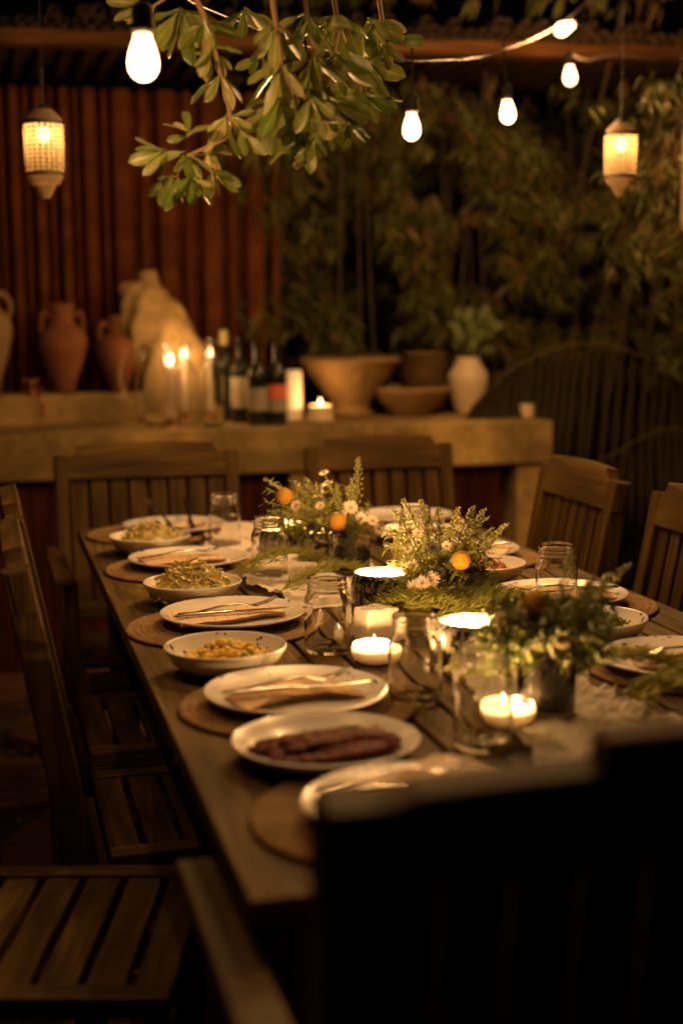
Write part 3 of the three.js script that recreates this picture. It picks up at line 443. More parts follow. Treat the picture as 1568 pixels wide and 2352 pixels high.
// ------------------------------------------------------------------ gauze runner and greens down the middle
{
  const cloth = (name, label, z0, z1, cx, hw, seed, amp) => {
    const g = grid(70, 170, (u, v) => {
      const z = lerp(z0, z1, v), w = hw(v, u < 0.5 ? 0 : 1), x = cx(v) + (u - 0.5) * 2 * w;
      const a = N3(x * 12 + seed, z * 7, seed), b = N3(x * 34, z * 22 + seed, 5), c = N3(x * 80 + z * 30, z * 60, seed);
      const ridge = (1 - Math.abs(a) * 2.2) * 0.5 + (1 - Math.abs(b) * 2) * 0.4 + c * 0.3;
      const e = sstep(Math.min(u, 1 - u), 0, 0.12);
      return V(x + b * 0.012, TY + 0.0022 + Math.max(0, ridge) * amp * (0.5 + 0.9 * (1 - e)), z + a * 0.014);
    });
    return solo(name, g, M.gauze, label, 'table runner', [0, 0, 0]);
  };
  cloth('gauze_runner', 'crumpled pale gauze runner along the far half of the table', -1.22, -0.05, (v) => -0.045 - 0.05 * Math.sin(v * 3.3), (v, s) => 0.145 + 0.04 * N3(v * 7, s * 9, 2), 3, 0.016);
  cloth('gauze_runner', 'crumpled pale gauze runner at the near end beside the black armchair', 0.5, 1.16, (v) => 0.035 - 0.02 * v, (v, s) => 0.13 + 0.05 * N3(v * 4, s * 5, 8) - 0.03 * (1 - v), 6, 0.018);
  solo('folded_cloth', grid(24, 24, (u, v) => V((u - 0.5) * 0.075, 0.052 * sstep(Math.min(Math.min(u, 1 - u), Math.min(v, 1 - v)), 0, 0.09) + 0.004 * N3(u * 4, v * 4, 2), (v - 0.5) * 0.06)), M.gauze, 'small folded white cloth standing behind the tea light in focus', 'napkin', [-0.095, TY + 0.001, 0.2], 0.25);
  const r = rngOf(41);
  const frond = (len, n, seed) => { // feathery frond: stem, side twigs and needles
    const L = [], q = rngOf(seed), spine = (t) => V(0.012 * Math.sin(t * 4 + seed), 0.012 + 0.042 * Math.sin(t * 3.1), t * len);
    L.push(clean(tube([0, 0.33, 0.66, 1].map(spine), 0.0011, 16, 4)));
    for (let i = 0; i < n; i++) {
      const t = 0.04 + 0.96 * i / n, p = spine(t), side = i % 2 ? 1 : -1, tl = (0.05 - 0.03 * t) * (0.7 + 0.5 * q());
      const d = V(side * (0.6 + q() * 0.5), (q() - 0.35) * 0.5, 0.75).normalize();
      for (let k = 0; k < 15; k++) { const b = p.clone().addScaledVector(d, tl * k / 14), nd = V(side * 0.2 + (q() - 0.5) * 1.6, (q() - 0.2) * 1.2, 0.4 + q()).normalize().multiplyScalar(0.011 + q() * 0.012), s = V(q() - 0.5, q() - 0.5, q() - 0.5).normalize().multiplyScalar(0.0012); L.push(clean(grid(1, 1, (u, v) => b.clone().addScaledVector(nd, u).addScaledVector(s, (v - 0.5) * 2 * (1.2 - u)).add(V(0, Math.max(0, 0.003 - b.y), 0))))); }
    }
    return merge(L);
  };
  const F = [frond(0.26, 84, 1), frond(0.22, 72, 2), frond(0.3, 92, 3)];
  [[-0.27, -0.3, 1.9, 1, 'beside the jar of the second left place'], [-0.2, -0.12, 2.0, 1, 'left of the speckled pot in focus'], [-0.1, 0.11, 1.3, 0, 'at the foot of the middle bouquet'], [-0.06, 0.17, 1.5, 2, 'in front of the middle bouquet, reaching right'], [-0.02, 0.25, 1.4, 0, 'just behind the second speckled pot'], [0.18, 0.19, -1.65, 2, 'in front of the middle bouquet, reaching left'], [0.03, 0.3, 1.1, 1, 'on the right of the second speckled pot'], [-0.08, 0.14, 1.05, 1, 'beside the small folded cloth'], [0.0, 0.21, 1.75, 1, 'between the middle bouquet and second speckled pot'], [-0.1, 0.6, 1.9, 1, 'behind the nearest glass jars'], [0.08, 0.81, 1.5, 1, 'on the right beside the blurred bouquet'], [0.05, 0.62, 1.0, 0, 'behind the large blurred bouquet']].forEach(([x, z, a, k, w]) =>
    solo('fern_frond', F[k], M.fern, 'feathery green fern frond lying ' + w, 'fern frond', [x, TY + 0.004 + r() * 0.016, z], a, 'fern fronds on the table'));
}

// ------------------------------------------------------------------ bouquets
const petalGeo = (L, w) => grid(4, 2, (u, v) => V((v - 0.5) * 2 * w * Math.sin(Math.PI * Math.min(1, u * 0.86 + 0.1)), L * 0.12 * Math.sin(u * 2.6) + Math.abs(v - 0.5) * w * 0.6, u * L));
function daisyParts(parent, pos, dir, rad, n, layers, mat, centre, cm) {
  const L = [];
  for (let k = 0; k < layers; k++) for (let i = 0; i < n; i++) L.push(petalGeo(rad * (1 - k * 0.2) * rr(0.88, 1.05), rad * 2.4 / n).rotateX(-k * 0.5 - rr(0, 0.22)).rotateY((i + k * 0.5) / n * Math.PI * 2 + rr(-0.1, 0.1)));
  const g = orient(merge(L), pos, dir, V(0.3, 0.2, 1)), f = part('flower', g, mat, parent);
  if (centre) part('flower_centre', orient(new THREE.SphereGeometry(rad * centre, 12, 8, 0, Math.PI * 2, 0, Math.PI / 2).scale(1, 0.6, 1), pos, dir), cm ?? M.yolk, f);
}
const ballGeo = (() => { const g0 = new THREE.IcosahedronGeometry(1, 9); g0.deleteAttribute('uv'); g0.deleteAttribute('normal'); const g = mergeVertices(g0); g.computeVertexNormals(); return displace(g, (x, y, z) => 0.13 * Math.abs(Math.sin(x * 17 + z * 5) * Math.sin(y * 17 + 1) + Math.sin(z * 17 - y * 4) * 0.7)); })();
function sprigGeo(path, n, len, seed) {
  const c = new THREE.CatmullRomCurve3(path), q = rngOf(seed), L = [clean(tube(path, 0.0009, 20, 5))], pod = new THREE.IcosahedronGeometry(1, 0);
  for (let i = 0; i < n; i++) {
    const t = 1 - 0.55 * (i / n) ** 1.1, p = c.getPoint(t), a = i * 2.4, k = 0.35 + 0.65 * Math.min(1, (1 - t) * 5), d = V(Math.cos(a), 0.45, Math.sin(a)).normalize().multiplyScalar(len * k * (0.7 + 0.5 * q())), e = p.clone().add(d);
    L.push(clean(grid(1, 1, (u, v) => p.clone().addScaledVector(d, u).add(V(0, (v - 0.5) * 0.0009, 0)))));
    const s = 0.0026 + 0.0014 * q(); L.push(clean(pod.clone().scale(s, s, s * 0.45).rotateY(q() * 6).rotateX(q() * 6).translate(e.x, e.y, e.z)));
  }
  return merge(L);
}
function foliageGeo(list, seed, fine) { // list of [start, end]; twigs set with small narrow leaves
  const q = rngOf(seed), L = [];
  for (const [a, b] of list) {
    const m = a.clone().lerp(b, 0.5).add(V(q() - 0.5, q() * 0.5, q() - 0.5).multiplyScalar(0.03)), c = new THREE.QuadraticBezierCurve3(a, m, b), n = fine ? 46 : 18;
    L.push(clean(new THREE.TubeGeometry(c, 8, 0.0009, 4, false)));
    for (let i = 0; i < n; i++) {
      const t = 0.25 + 0.75 * q(), p = c.getPoint(t), ln = (fine ? 0.014 : 0.02) * (0.6 + q() * 0.8), d = V(q() - 0.5, q() - 0.35, q() - 0.5).normalize(), s = d.clone().cross(V(q() - 0.5, q() - 0.5, q() - 0.5)).normalize().multiplyScalar(fine ? 0.0009 : 0.0032);
      L.push(clean(grid(2, 1, (u, v) => p.clone().addScaledVector(d, u * ln).addScaledVector(s, (v - 0.5) * 2 * (0.25 + Math.sin(Math.PI * Math.min(1, u * 0.85 + 0.1)))).add(V(0, -0.004 * u * u, 0)))));
    }
  }
  return merge(L);
}
const vaseGeo = (r, h) => lathe([[0, 0], [r * 0.9, 0], [r, 0.006], [r, h * 0.98], [r * 0.985, h], [r - 0.0025, h - 0.001], [r - 0.003, 0.012], [0, 0.009]], 40);
function bouquet(o) {
  const [bx, bz] = o.base, b = V(bx, TY + 0.0008, bz);
  solo('flower_vase', vaseGeo(o.r, o.h), M.glass, 'clear glass tumbler holding ' + o.which, 'vase', b, 0, 'glass flower vases');
  const g = thing('bouquet', o.label, 'bouquet', b, 0, 'bouquets down the table');
  part('water', lathe([[0, 0.0105], [o.r - 0.0045, 0.0135], [o.r - 0.0045, o.h * 0.62], [0, o.h * 0.62]], 32), M.water, g);
  const foot = () => V(rr(-1, 1) * o.r * 0.6, 0.02, rr(-1, 1) * o.r * 0.6), mouth = (p) => V(clamp(p.x * 0.3, -o.r * 0.75, o.r * 0.75), o.h + 0.004, clamp(p.z * 0.3, -o.r * 0.75, o.r * 0.75));
  const loc = (x, y, dd) => at(x, y, o.d + (dd ?? -0.05)).sub(b), stems = [];
  const stemTo = (p) => stems.push(tube([foot(), mouth(p), p.clone().lerp(mouth(p), 0.35).add(V(0, 0.01, 0)), p], 0.0013, 14, 5));
  for (const [t, x, y, s, dd] of o.items) {
    const p = loc(x, y, dd); stemTo(p); const out = p.clone().sub(V(0, o.h * 0.7, 0)).normalize().lerp(camT, 0.45).normalize();
    if (t === 'ball') part('billy_button', ballGeo.clone().scale(s, s, s).translate(p.x, p.y, p.z), M.yolk, g);
    else if (t === 'daisy') daisyParts(g, p, out, s, 13, 1, M.petal, 0.3);
    else if (t === 'mum') daisyParts(g, p, out, s, 15, 4, M.petal, 0.12, M.cream);
    else if (t === 'cream') daisyParts(g, p, out, s, 16, 3, M.cream, 0.4);
    else if (t === 'thistle') daisyParts(g, p, out, s, 20, 4, M.thistle, 0.3, M.thistle);
    else if (t === 'sprig') part('seed_sprig', sprigGeo([foot(), mouth(p), p.clone().lerp(mouth(p), 0.45).add(V(0.004, 0, 0)), p], 46, 0.011, x), M.sprig, g).userData.kind = 'stuff';
  }
  part('stems', merge(stems), M.stem, g);
  const tw = (n, fine) => { const l = []; for (let i = 0; i < n; i++) { const [x0, y0, x1, y1] = o.area, p = loc(lerp(x0, x1, rnd()), lerp(y0, y1, rnd() ** 0.8), rr(-0.09, 0.08)); l.push([mouth(p), p]); } return foliageGeo(l, o.r * 9e4 + n, fine); };
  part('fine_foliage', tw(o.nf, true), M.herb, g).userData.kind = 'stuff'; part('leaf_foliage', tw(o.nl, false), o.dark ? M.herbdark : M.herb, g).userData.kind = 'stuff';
}
bouquet({ base: [0.015, -0.402], r: 0.042, h: 0.095, d: 3.14, which: 'the far bouquet with the tall seed sprig', label: 'far bouquet of white daisies and two yellow balls with a tall seed sprig', area: [600, 1090, 890, 1240], nf: 40, nl: 16,
  items: [['ball', 652, 1140, 0.0165, -0.04], ['ball', 774, 1198, 0.0175, -0.08], ['daisy', 805, 1167, 0.019, -0.06], ['mum', 681, 1163, 0.0155], ['mum', 745, 1088, 0.0125, 0.08], ['mum', 752, 1113, 0.0135, 0.06], ['mum', 736, 1163, 0.0125], ['daisy', 855, 1197, 0.016], ['daisy', 828, 1192, 0.016, -0.05], ['daisy', 786, 1183, 0.014], ['daisy', 735, 1135, 0.012, 0.04], ['thistle', 716, 1210, 0.014, -0.05], ['thistle', 697, 1110, 0.012, 0.06], ['thistle', 790, 1228, 0.014, -0.07], ['daisy', 868, 1215, 0.015], ['sprig', 822, 1052], ['sprig', 800, 1120], ['sprig', 700, 1100, 0, 0.05], ['sprig', 606, 1100, 0, 0.06], ['sprig', 640, 1120, 0, 0.04]] });
bouquet({ base: [0.06, 0.09], r: 0.044, h: 0.09, d: 2.68, which: 'the middle bouquet with white chrysanthemums', label: 'middle bouquet of seed sprigs, one yellow ball and white chrysanthemums hanging over the vase', area: [880, 1180, 1160, 1380], nf: 56, nl: 18,
  items: [['ball', 1058, 1287, 0.0158, -0.1], ['mum', 950, 1350, 0.0165, -0.08], ['mum', 970, 1338, 0.016, -0.1], ['mum', 993, 1330, 0.0165, -0.09], ['mum', 982, 1352, 0.014, -0.08], ['mum', 1006, 1344, 0.014, -0.06], ['mum', 1009, 1316, 0.013, -0.05], ['daisy', 942, 1312, 0.016, -0.04], ['daisy', 948, 1300, 0.014], ['daisy', 960, 1225, 0.013], ['thistle', 994, 1258, 0.013], ['daisy', 935, 1262, 0.012], ['daisy', 1025, 1255, 0.012], ['sprig', 1050, 1168], ['sprig', 1110, 1172, 0, 0.02], ['sprig', 1085, 1166, 0, 0.05], ['sprig', 1162, 1205], ['sprig', 1005, 1170, 0, 0.04], ['sprig', 925, 1148, 0, 0.1], ['sprig', 965, 1150, 0, 0.06], ['sprig', 900, 1170, 0, 0.06], ['sprig', 1130, 1215, 0, -0.03], ['sprig', 900, 1220], ['sprig', 1085, 1240, 0, -0.05], ['sprig', 1070, 1330, 0, -0.07]] });
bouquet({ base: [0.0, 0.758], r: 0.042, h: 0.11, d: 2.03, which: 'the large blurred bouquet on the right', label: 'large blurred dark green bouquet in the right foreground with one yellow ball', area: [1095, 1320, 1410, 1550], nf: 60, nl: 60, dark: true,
  items: [['ball', 1226, 1390, 0.0165, -0.04], ['mum', 1274, 1405, 0.014], ['cream', 1283, 1466, 0.02, -0.06], ['mum', 1196, 1412, 0.011], ['daisy', 1180, 1440, 0.013, -0.04], ['daisy', 1150, 1480, 0.013], ['daisy', 1330, 1480, 0.013], ['thistle', 1225, 1430, 0.014], ['thistle', 1160, 1520, 0.014, -0.05], ['thistle', 1260, 1520, 0.014, -0.05], ['thistle', 1310, 1515, 0.015], ['cream', 1215, 1470, 0.012], ['daisy', 1150, 1420, 0.012], ['sprig', 1310, 1265, 0, 0.05], ['sprig', 1400, 1320, 0, 0.05], ['sprig', 1360, 1330], ['sprig', 1440, 1300, 0, 0.08]] });

// ------------------------------------------------------------------ things on the counter
const CT = TOP + 0.0012, LT = TOP + 0.118;
function amphora(label, x, z, h, w, mat, neckW, hand, turn) {
  const a = thing('amphora', label, 'amphora', [x, LT, z], turn, 'amphorae on the ledge'), s = h, k = w / 2;
  part('body', lathe([[0, 0], [k * 0.36, 0], [k * 0.4, 0.012], [k * 0.52, s * 0.14], [k * 0.82, s * 0.36], [k * 0.98, s * 0.52], [k, s * 0.6], [k * 0.9, s * 0.68], [k * 0.6, s * 0.75], [neckW, s * 0.8], [neckW * 0.95, s * 0.9], [neckW * 1.12, s * 0.985], [neckW * 1.12, s], [neckW * 0.95, s], [neckW * 0.8, s * 0.9], [0, s * 0.85]], 48), mat, a);
  for (const q of [-1, 1]) part('handle', tube([[q * neckW * 0.85, s * 0.86, 0], [q * neckW * 1.6, s * 0.9, 0], [q * (k * hand), s * 0.82, 0], [q * (k * hand * 1.02), s * 0.74, 0], [q * k * 0.82, s * 0.66, 0]], w * 0.055, 24, 8), mat, a);
}
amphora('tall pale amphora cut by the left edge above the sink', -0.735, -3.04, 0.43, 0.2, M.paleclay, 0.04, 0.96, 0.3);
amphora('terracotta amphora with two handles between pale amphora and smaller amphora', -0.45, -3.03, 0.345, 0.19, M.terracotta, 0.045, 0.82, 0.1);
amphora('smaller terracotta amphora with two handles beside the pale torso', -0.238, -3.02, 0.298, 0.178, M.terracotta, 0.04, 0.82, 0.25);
{ // a broken draped torso that leans to the left
  const t = thing('stone_torso', 'pale stone draped torso fragment leaning above the glass bottles', 'sculpture', [-0.045, LT, -3.0]);
  const axis = new THREE.CatmullRomCurve3([V(0.035, -0.11, 0), V(0.03, 0.02, 0), V(0.0, 0.16, 0.005), V(-0.055, 0.29, 0.01), V(-0.09, 0.385, 0.005), V(-0.1, 0.43, 0)]);
  const rx = [[0, 0.165], [0.3, 0.155], [0.5, 0.14], [0.68, 0.115], [0.8, 0.092], [0.9, 0.07], [0.96, 0.055], [1, 0.0]];
  const rad = (v) => { for (let i = 0; i < rx.length - 1; i++) if (v <= rx[i + 1][0]) return lerp(rx[i][1], rx[i + 1][1], sstep(v, rx[i][0], rx[i + 1][0])); return 0; };
  const g = grid(110, 120, (u, v) => {
    const a = u * Math.PI * 2, c = axis.getPoint(v), r0 = rad(v), fold = Math.pow(0.5 + 0.5 * Math.sin(v * 24 - Math.cos(a - 0.6) * 8.5 + N3(Math.cos(a), Math.sin(a), v * 3) * 2.6), 1.6);
    const k = r0 * (1 + 0.05 * N3(Math.cos(a) * 2, Math.sin(a) * 2, v * 6)) + 0.019 * (fold - 0.5) * sstep(v, 0.05, 0.3) * (r0 / 0.12) + (v > 0.8 && Math.cos(a) < -0.2 ? 0.02 * sstep(v, 0.8, 0.9) : 0);
    return V(c.x + Math.cos(a) * k, c.y, c.z + Math.sin(a) * k * 0.62);
  });
  part('draped_body', toCreasedNormals(mergeVertices(g, 1e-4), 1.2), M.stone, t);
  part('neck_stump', displace(new THREE.CylinderGeometry(0.034, 0.045, 0.06, 20, 4).rotateZ(0.1), (x, y, z) => 0.006 * N3(x * 60, y * 60, z * 60)).translate(-0.074, 0.437, 0), M.stone, t);
  part('shoulder_stump', displace(new THREE.CylinderGeometry(0.028, 0.04, 0.05, 20, 4).rotateZ(1.1), (x, y, z) => 0.006 * N3(x * 60, y * 60, z * 60)).translate(-0.15, 0.385, 0.01), M.stone, t);
  part('plinth', mv(board(0.3, 0.03, 0.18, 0.006), 0.035, -0.103, 0), M.stone, t);
}
function bottleThing(label, x, z, h, r, mat, labels, name = 'wine_bottle', cat = 'bottle') {
  const b = thing(name, label, cat, [x, CT, z], rnd() * 0.6 - 0.3), th = 0.003;
  const out = [[0, 0.004], [r * 0.7, 0], [r * 0.95, 0.001], [r, 0.008], [r, h * 0.58], [r * 0.9, h * 0.65], [r * 0.5, h * 0.72], [r * 0.36, h * 0.78], [r * 0.34, h * 0.96], [r * 0.4, h * 0.962], [r * 0.4, h * 0.995], [r * 0.36, h]];
  part('glass_body', mat === M.glass || mat === M.bluegreen ? lathe([...out, [r * 0.36 - th, h], [r * 0.34 - th, h * 0.78], [r * 0.5 - th, h * 0.715], [r * 0.9 - th, h * 0.64], [r - th, h * 0.57], [r - th, 0.012], [0, 0.008]], 40) : lathe([...out, [0, h]], 40), mat, b);
  for (const [y0, y1, m, nm] of labels) part(nm ?? 'label', new THREE.CylinderGeometry(nm ? y0 : r + 0.0006, nm ? y0 : r + 0.0006, nm ? 0.055 : (y1 - y0), 32, 1, true, nm ? 0 : -1.6, nm ? 6.2832 : 3.2).translate(0, nm ? y1 : (y0 + y1) / 2, 0), m, b);
}
{
  const p = thing('glass_pitcher', 'round clear glass pitcher with a loop handle on the counter edge', 'pitcher', [-0.145, CT, -2.62]);
  const o = [[0, 0], [0.035, 0], [0.04, 0.004], [0.034, 0.012], [0.05, 0.035], [0.072, 0.085], [0.08, 0.13], [0.074, 0.18], [0.056, 0.225], [0.047, 0.26], [0.05, 0.29], [0.056, 0.305]], t = 0.003;
  part('glass_body', lathe([...o, ...o.slice(3).reverse().map(([x, y]) => [Math.max(0, x - t), y + 0.001]), [0, 0.016]], 48), M.glass, p);
  part('handle', tube([[-0.05, 0.285, 0], [-0.085, 0.285, 0], [-0.115, 0.24, 0], [-0.118, 0.17, 0], [-0.1, 0.115, 0], [-0.076, 0.1, 0]], 0.0075, 28, 10), M.glass, p);
}
bottleThing('tall clear glass bottle next to the glass pitcher', -0.02, -2.68, 0.315, 0.041, M.glass, [], 'glass_bottle');
bottleThing('tall clear glass bottle left of the dark wine bottle with the white label', 0.07, -2.66, 0.325, 0.044, M.bluegreen, [], 'glass_bottle');
bottleThing('dark wine bottle with a broad white label', 0.205, -2.82, 0.33, 0.038, M.darkglass, [[0.06, 0.175, M.paper]]);
bottleThing('dark wine bottle with a low grey label', 0.245, -2.68, 0.31, 0.038, M.darkglass, [[0.055, 0.14, M.greypaper]]);
bottleThing('dark wine bottle with a red and grey label', 0.318, -2.68, 0.31, 0.039, M.darkglass, [[0.1, 0.15, M.redpaper], [0.05, 0.098, M.greypaper]]);
bottleThing('dark bottle with a pale olive foil neck behind the wine bottles', 0.165, -2.95, 0.37, 0.038, M.darkglass, [[0.0165, 0.325, M.olivefoil, 'foil']]);
{ const c = thing('pillar_candle', 'tall unlit ivory pillar candle right of the wine bottles', 'candle', [0.418, CT, -2.88]); part('wax', displace(lathe([[0, 0], [0.041, 0], [0.042, 0.004], [0.041, 0.185], [0.038, 0.196], [0.03, 0.192], [0, 0.186]], 40), (x, y, z) => 0.0015 * N3(x * 40, y * 20, z * 40)), M.wax, c); part('wick', new THREE.CylinderGeometry(0.001, 0.001, 0.014, 6).translate(0, 0.192, 0), M.wick, c); }
[[392, 826, -2.74, 'behind the glass pitcher'], [421, 812, -2.8, 'behind the first tall glass bottle'], [480, 812, -2.79, 'behind the second tall glass bottle']].forEach(([px, py, z, w]) => {
  const d0 = at(px, py, 1).sub(camera.position), k = (z - camera.position.z) / d0.z, f = camera.position.clone().addScaledVector(d0, k), h = f.y - 0.024 - CT;
  const c = thing('taper_candle', 'slim lit taper candle standing ' + w, 'candle', [f.x, CT, z], 0, 'taper candles on the counter');
  part('candlestick', lathe([[0, 0], [0.03, 0], [0.03, 0.004], [0.012, 0.008], [0.013, 0.03], [0.0105, 0.03], [0, 0.028]], 24), M.brass, c); part('wax', lathe([[0, 0.026], [0.0095, 0.026], [0.0085, h - 0.006], [0.006, h], [0, h - 0.001]], 20), M.wax, c); lightFlame(c, 0, h, 0, 0.05, 1.7);
});
{ solo('candle_holder', lathe([[0, 0], [0.052, 0], [0.053, 0.006], [0.044, 0.062], [0.041, 0.0625], [0.04, 0.045], [0, 0.044]], 40), M.whitevase, 'pale tapering ceramic candle holder in front of the big footed bowl', 'candle holder', [0.505, CT, -2.76]);
  const c = thing('tea_light', 'lit tea light in the pale ceramic holder on the counter', 'candle', [0.505, CT + 0.045, -2.76]); part('wax', lathe([[0, 0], [0.034, 0], [0.034, 0.012], [0, 0.011]], 28), M.wax, c); lightFlame(c, 0, 0.011, 0, 0.1, 1.1); }
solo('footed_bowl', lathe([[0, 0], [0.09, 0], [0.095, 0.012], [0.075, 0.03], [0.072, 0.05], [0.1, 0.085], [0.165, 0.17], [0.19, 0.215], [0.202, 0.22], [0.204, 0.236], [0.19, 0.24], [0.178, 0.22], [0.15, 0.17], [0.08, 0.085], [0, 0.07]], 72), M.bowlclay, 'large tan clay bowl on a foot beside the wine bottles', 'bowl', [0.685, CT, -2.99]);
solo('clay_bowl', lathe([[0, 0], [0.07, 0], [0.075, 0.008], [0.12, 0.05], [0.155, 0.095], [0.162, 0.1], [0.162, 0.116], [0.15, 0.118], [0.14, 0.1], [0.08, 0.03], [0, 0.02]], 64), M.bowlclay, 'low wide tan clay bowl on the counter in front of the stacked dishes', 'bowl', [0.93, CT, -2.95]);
for (let i = 0; i < 9; i++) solo('tan_dish', lathe([[0, 0], [0.05, 0], [0.086, 0.01], [0.096, 0.024], [0.096, 0.028], [0.091, 0.028], [0.08, 0.014], [0, 0.007]], 48), M.bowlclay, ['bottom', 'second from bottom', 'third from bottom', 'fourth from bottom', 'middle', 'fourth from top', 'third from top', 'second from top', 'topmost'][i] + ' tan clay dish of the tall stack', 'dish', [1.02 + 0.004 * Math.sin(i * 5), CT + 0.012 + i * 0.0262, -3.06 + 0.003 * Math.cos(i * 3)], i, 'stack of tan clay dishes');
solo('dish_stand', lathe([[0, 0], [0.06, 0], [0.062, 0.01], [0, 0.0115]], 40), M.bowlclay, 'round tan tile below the stacked dishes', 'tile', [1.02, CT, -3.06]);
{
  const V0 = [1.165, CT, -2.93];
  solo('white_vase', lathe([[0, 0], [0.045, 0], [0.05, 0.01], [0.07, 0.07], [0.082, 0.13], [0.08, 0.165], [0.055, 0.205], [0.045, 0.222], [0.05, 0.232], [0.045, 0.232], [0.04, 0.22], [0.07, 0.15], [0, 0.02]], 48), M.whitevase, 'white urn shaped vase with a green sprig at the right part of the counter', 'vase', V0);
  const sp = thing('vase_sprig', 'green leafy sprig standing in the white vase', 'plant', V0), q = rngOf(77);
  const L = [];
  [[0.02, 0.4], [0.075, 0.36], [-0.035, 0.34], [0.1, 0.3], [0.045, 0.42], [-0.005, 0.36]].forEach(([x, y]) => { L.push(tube([[0, 0.05, 0], [x * 0.3, 0.22, 0], [x, y, (q() - 0.5) * 0.06]], 0.002, 10, 5)); });
  part('stems', merge(L), M.stem, sp);
  const lf = (p, d, l) => orient(grid(6, 2, (u, v) => V((v - 0.5) * l * 0.55 * Math.sin(Math.PI * Math.min(1, 0.08 + u * 0.92)), u * l, 0.1 * l * Math.sin(u * 3))), p, d, camT);
  for (let i = 0; i < 26; i++) { const a = (i / 26), x = lerp(-0.05, 0.12, q()), y = lerp(0.26, 0.43, q()); part('leaf', lf(V(x * 0.8, y - 0.02, (q() - 0.5) * 0.06), V(x * 3 + q() - 0.5, 0.8 + (q() - 0.6) * 1.6, q() - 0.3), 0.05 + q() * 0.03), M.herbdark, sp); }
}
solo('small_jar', lathe([[0, 0], [0.026, 0], [0.029, 0.005], [0.029, 0.055], [0.0265, 0.055], [0.026, 0.008], [0, 0.007]], 32), M.whitevase, 'small pale cup alone at the right end of the counter', 'cup', [1.315, CT, -2.66]);
solo('upturned_tumbler', lathe([[0.04, 0], [0.033, 0.092], [0.03, 0.096], [0, 0.096], [0, 0.09], [0.029, 0.089], [0.0375, 0]], 36), M.glass, 'clear tumbler turned upside down beside the sink', 'tumbler', [-0.295, CT, -2.86]);

// ------------------------------------------------------------------ beaded lanterns
function lantern(label, p, s, turn) {
  const { x, y, z } = p;
  const g = thing('beaded_lantern', label, 'lantern', [x, y, z], turn, 'beaded hanging lanterns'), ms = [], m = new THREE.Matrix4(), q = new THREE.Quaternion();
  const ring = (r, yy, n, b, off) => { for (let i = 0; i < n; i++) { const a = (i + off) / n * Math.PI * 2; ms.push(m.compose(V(Math.cos(a) * r, yy, Math.sin(a) * r), q, V(b, b * 1.05, b)).clone()); } };
  const R0 = 0.064 * s, b = 0.0072 * s;
  for (let k = 0; k < 11; k++) ring(R0 * (1 + 0.015 * Math.sin(k / 10 * Math.PI)), (0.076 - k * 0.0152) * s, 20, b, 0);
  for (let k = 0; k < 4; k++) ring(lerp(0.058, 0.03, (k / 3) ** 1.2) * s, (0.102 + k * 0.0095) * s, Math.round(lerp(26, 15, k / 3)), b, k * 0.5);
  for (let k = 0; k < 3; k++) ring(lerp(0.058, 0.046, k / 2) * s, (-0.102 - k * 0.01) * s, Math.round(lerp(26, 21, k / 2)), b, k * 0.5);
  for (let k = 0; k < 5; k++) ring(lerp(0.032, 0.011, k / 4) * s, (-0.132 - k * 0.0095) * s, Math.round(lerp(15, 6, k / 4)), b, k * 0.5);
  const nb = ms.splice(11 * 20); instanced('bead_shade', new THREE.SphereGeometry(1, 8, 6), M.bead, ms, g); instanced('bead_cap', new THREE.SphereGeometry(1, 8, 6), M.beadamber, nb, g);
  const wires = []; for (let i = 0; i < 20; i++) { const a = (i + 0.5) / 20 * Math.PI * 2; wires.push(tube([0.084, 0.04, 0, -0.04, -0.084].map((yy) => { const r = R0 * (1 + 0.015 * Math.cos(yy / 0.084 * 1.5708)) + 0.001; return V(Math.cos(a) * r, yy * s, Math.sin(a) * r); }), 0.0024 * s, 8, 5)); }
  for (let k = 0; k < 10; k++) { const yy = (0.076 - (k + 0.5) * 0.0152) * s; wires.push(new THREE.TorusGeometry(R0 * (1 + 0.015 * Math.cos(yy / (0.084 * s) * 1.5708)) + 0.001, 0.0024 * s, 5, 40).rotateX(Math.PI / 2).translate(0, yy, 0)); }
  part('wire_mesh', merge(wires), M.black, g);
  const band = (yy) => part('metal_band', lathe([[0.0625 * s, yy - 0.008 * s], [0.0655 * s, yy - 0.008 * s], [0.0655 * s, yy + 0.008 * s], [0.0625 * s, yy + 0.008 * s], [0.0625 * s, yy - 0.008 * s]], 40), M.black, g);
  band(0.09 * s); band(-0.09 * s);
  part('top_cap', lathe([[0.03 * s, 0.138 * s], [0.014 * s, 0.15 * s], [0.005 * s, 0.16 * s], [0, 0.162 * s]], 20), M.black, g);
  part('hanging_chain', merge([...Array(6)].map((_, i) => new THREE.TorusGeometry(0.006, 0.0013, 5, 12).scale(0.7, 1.4, 1).rotateY(i % 2 ? 1.57 : 0).translate(0, 0.165 * s + 0.008 + i * 0.014, 0))), M.black, g);
  part('hanging_wire', tube([[0, 0.165 * s + 0.085, 0], [0.002, 0.5, 0], [0, 2.9 - y, 0]], 0.0006, 8, 5), M.black, g);
  part('top_plate', lathe([[0, 0.094 * s], [0.0625 * s, 0.094 * s], [0.0625 * s, 0.09 * s], [0, 0.09 * s]], 32), M.black, g);
  part('lamp_socket', lathe([[0, 0.09 * s], [0.012, 0.089 * s], [0.012, 0.074 * s], [0, 0.074 * s]], 16), M.black, g);
  part('bulb', new THREE.SphereGeometry(0.017, 20, 14).scale(1, 1.25, 1).translate(0, 0.05 * s, 0), M.lampbulb, g);
  lamp('lantern_light', V(x, y + 0.05 * s, z), LANTERN_I, WARM, 0.016);
}
lantern('beaded lantern with black bands hanging before the red metal wall', at(102, 341, 3.7), 0.72, 0.2);
lantern('beaded lantern hanging before the bamboo at the right', at(1424, 357, 3.9), 0.63, 0.08);
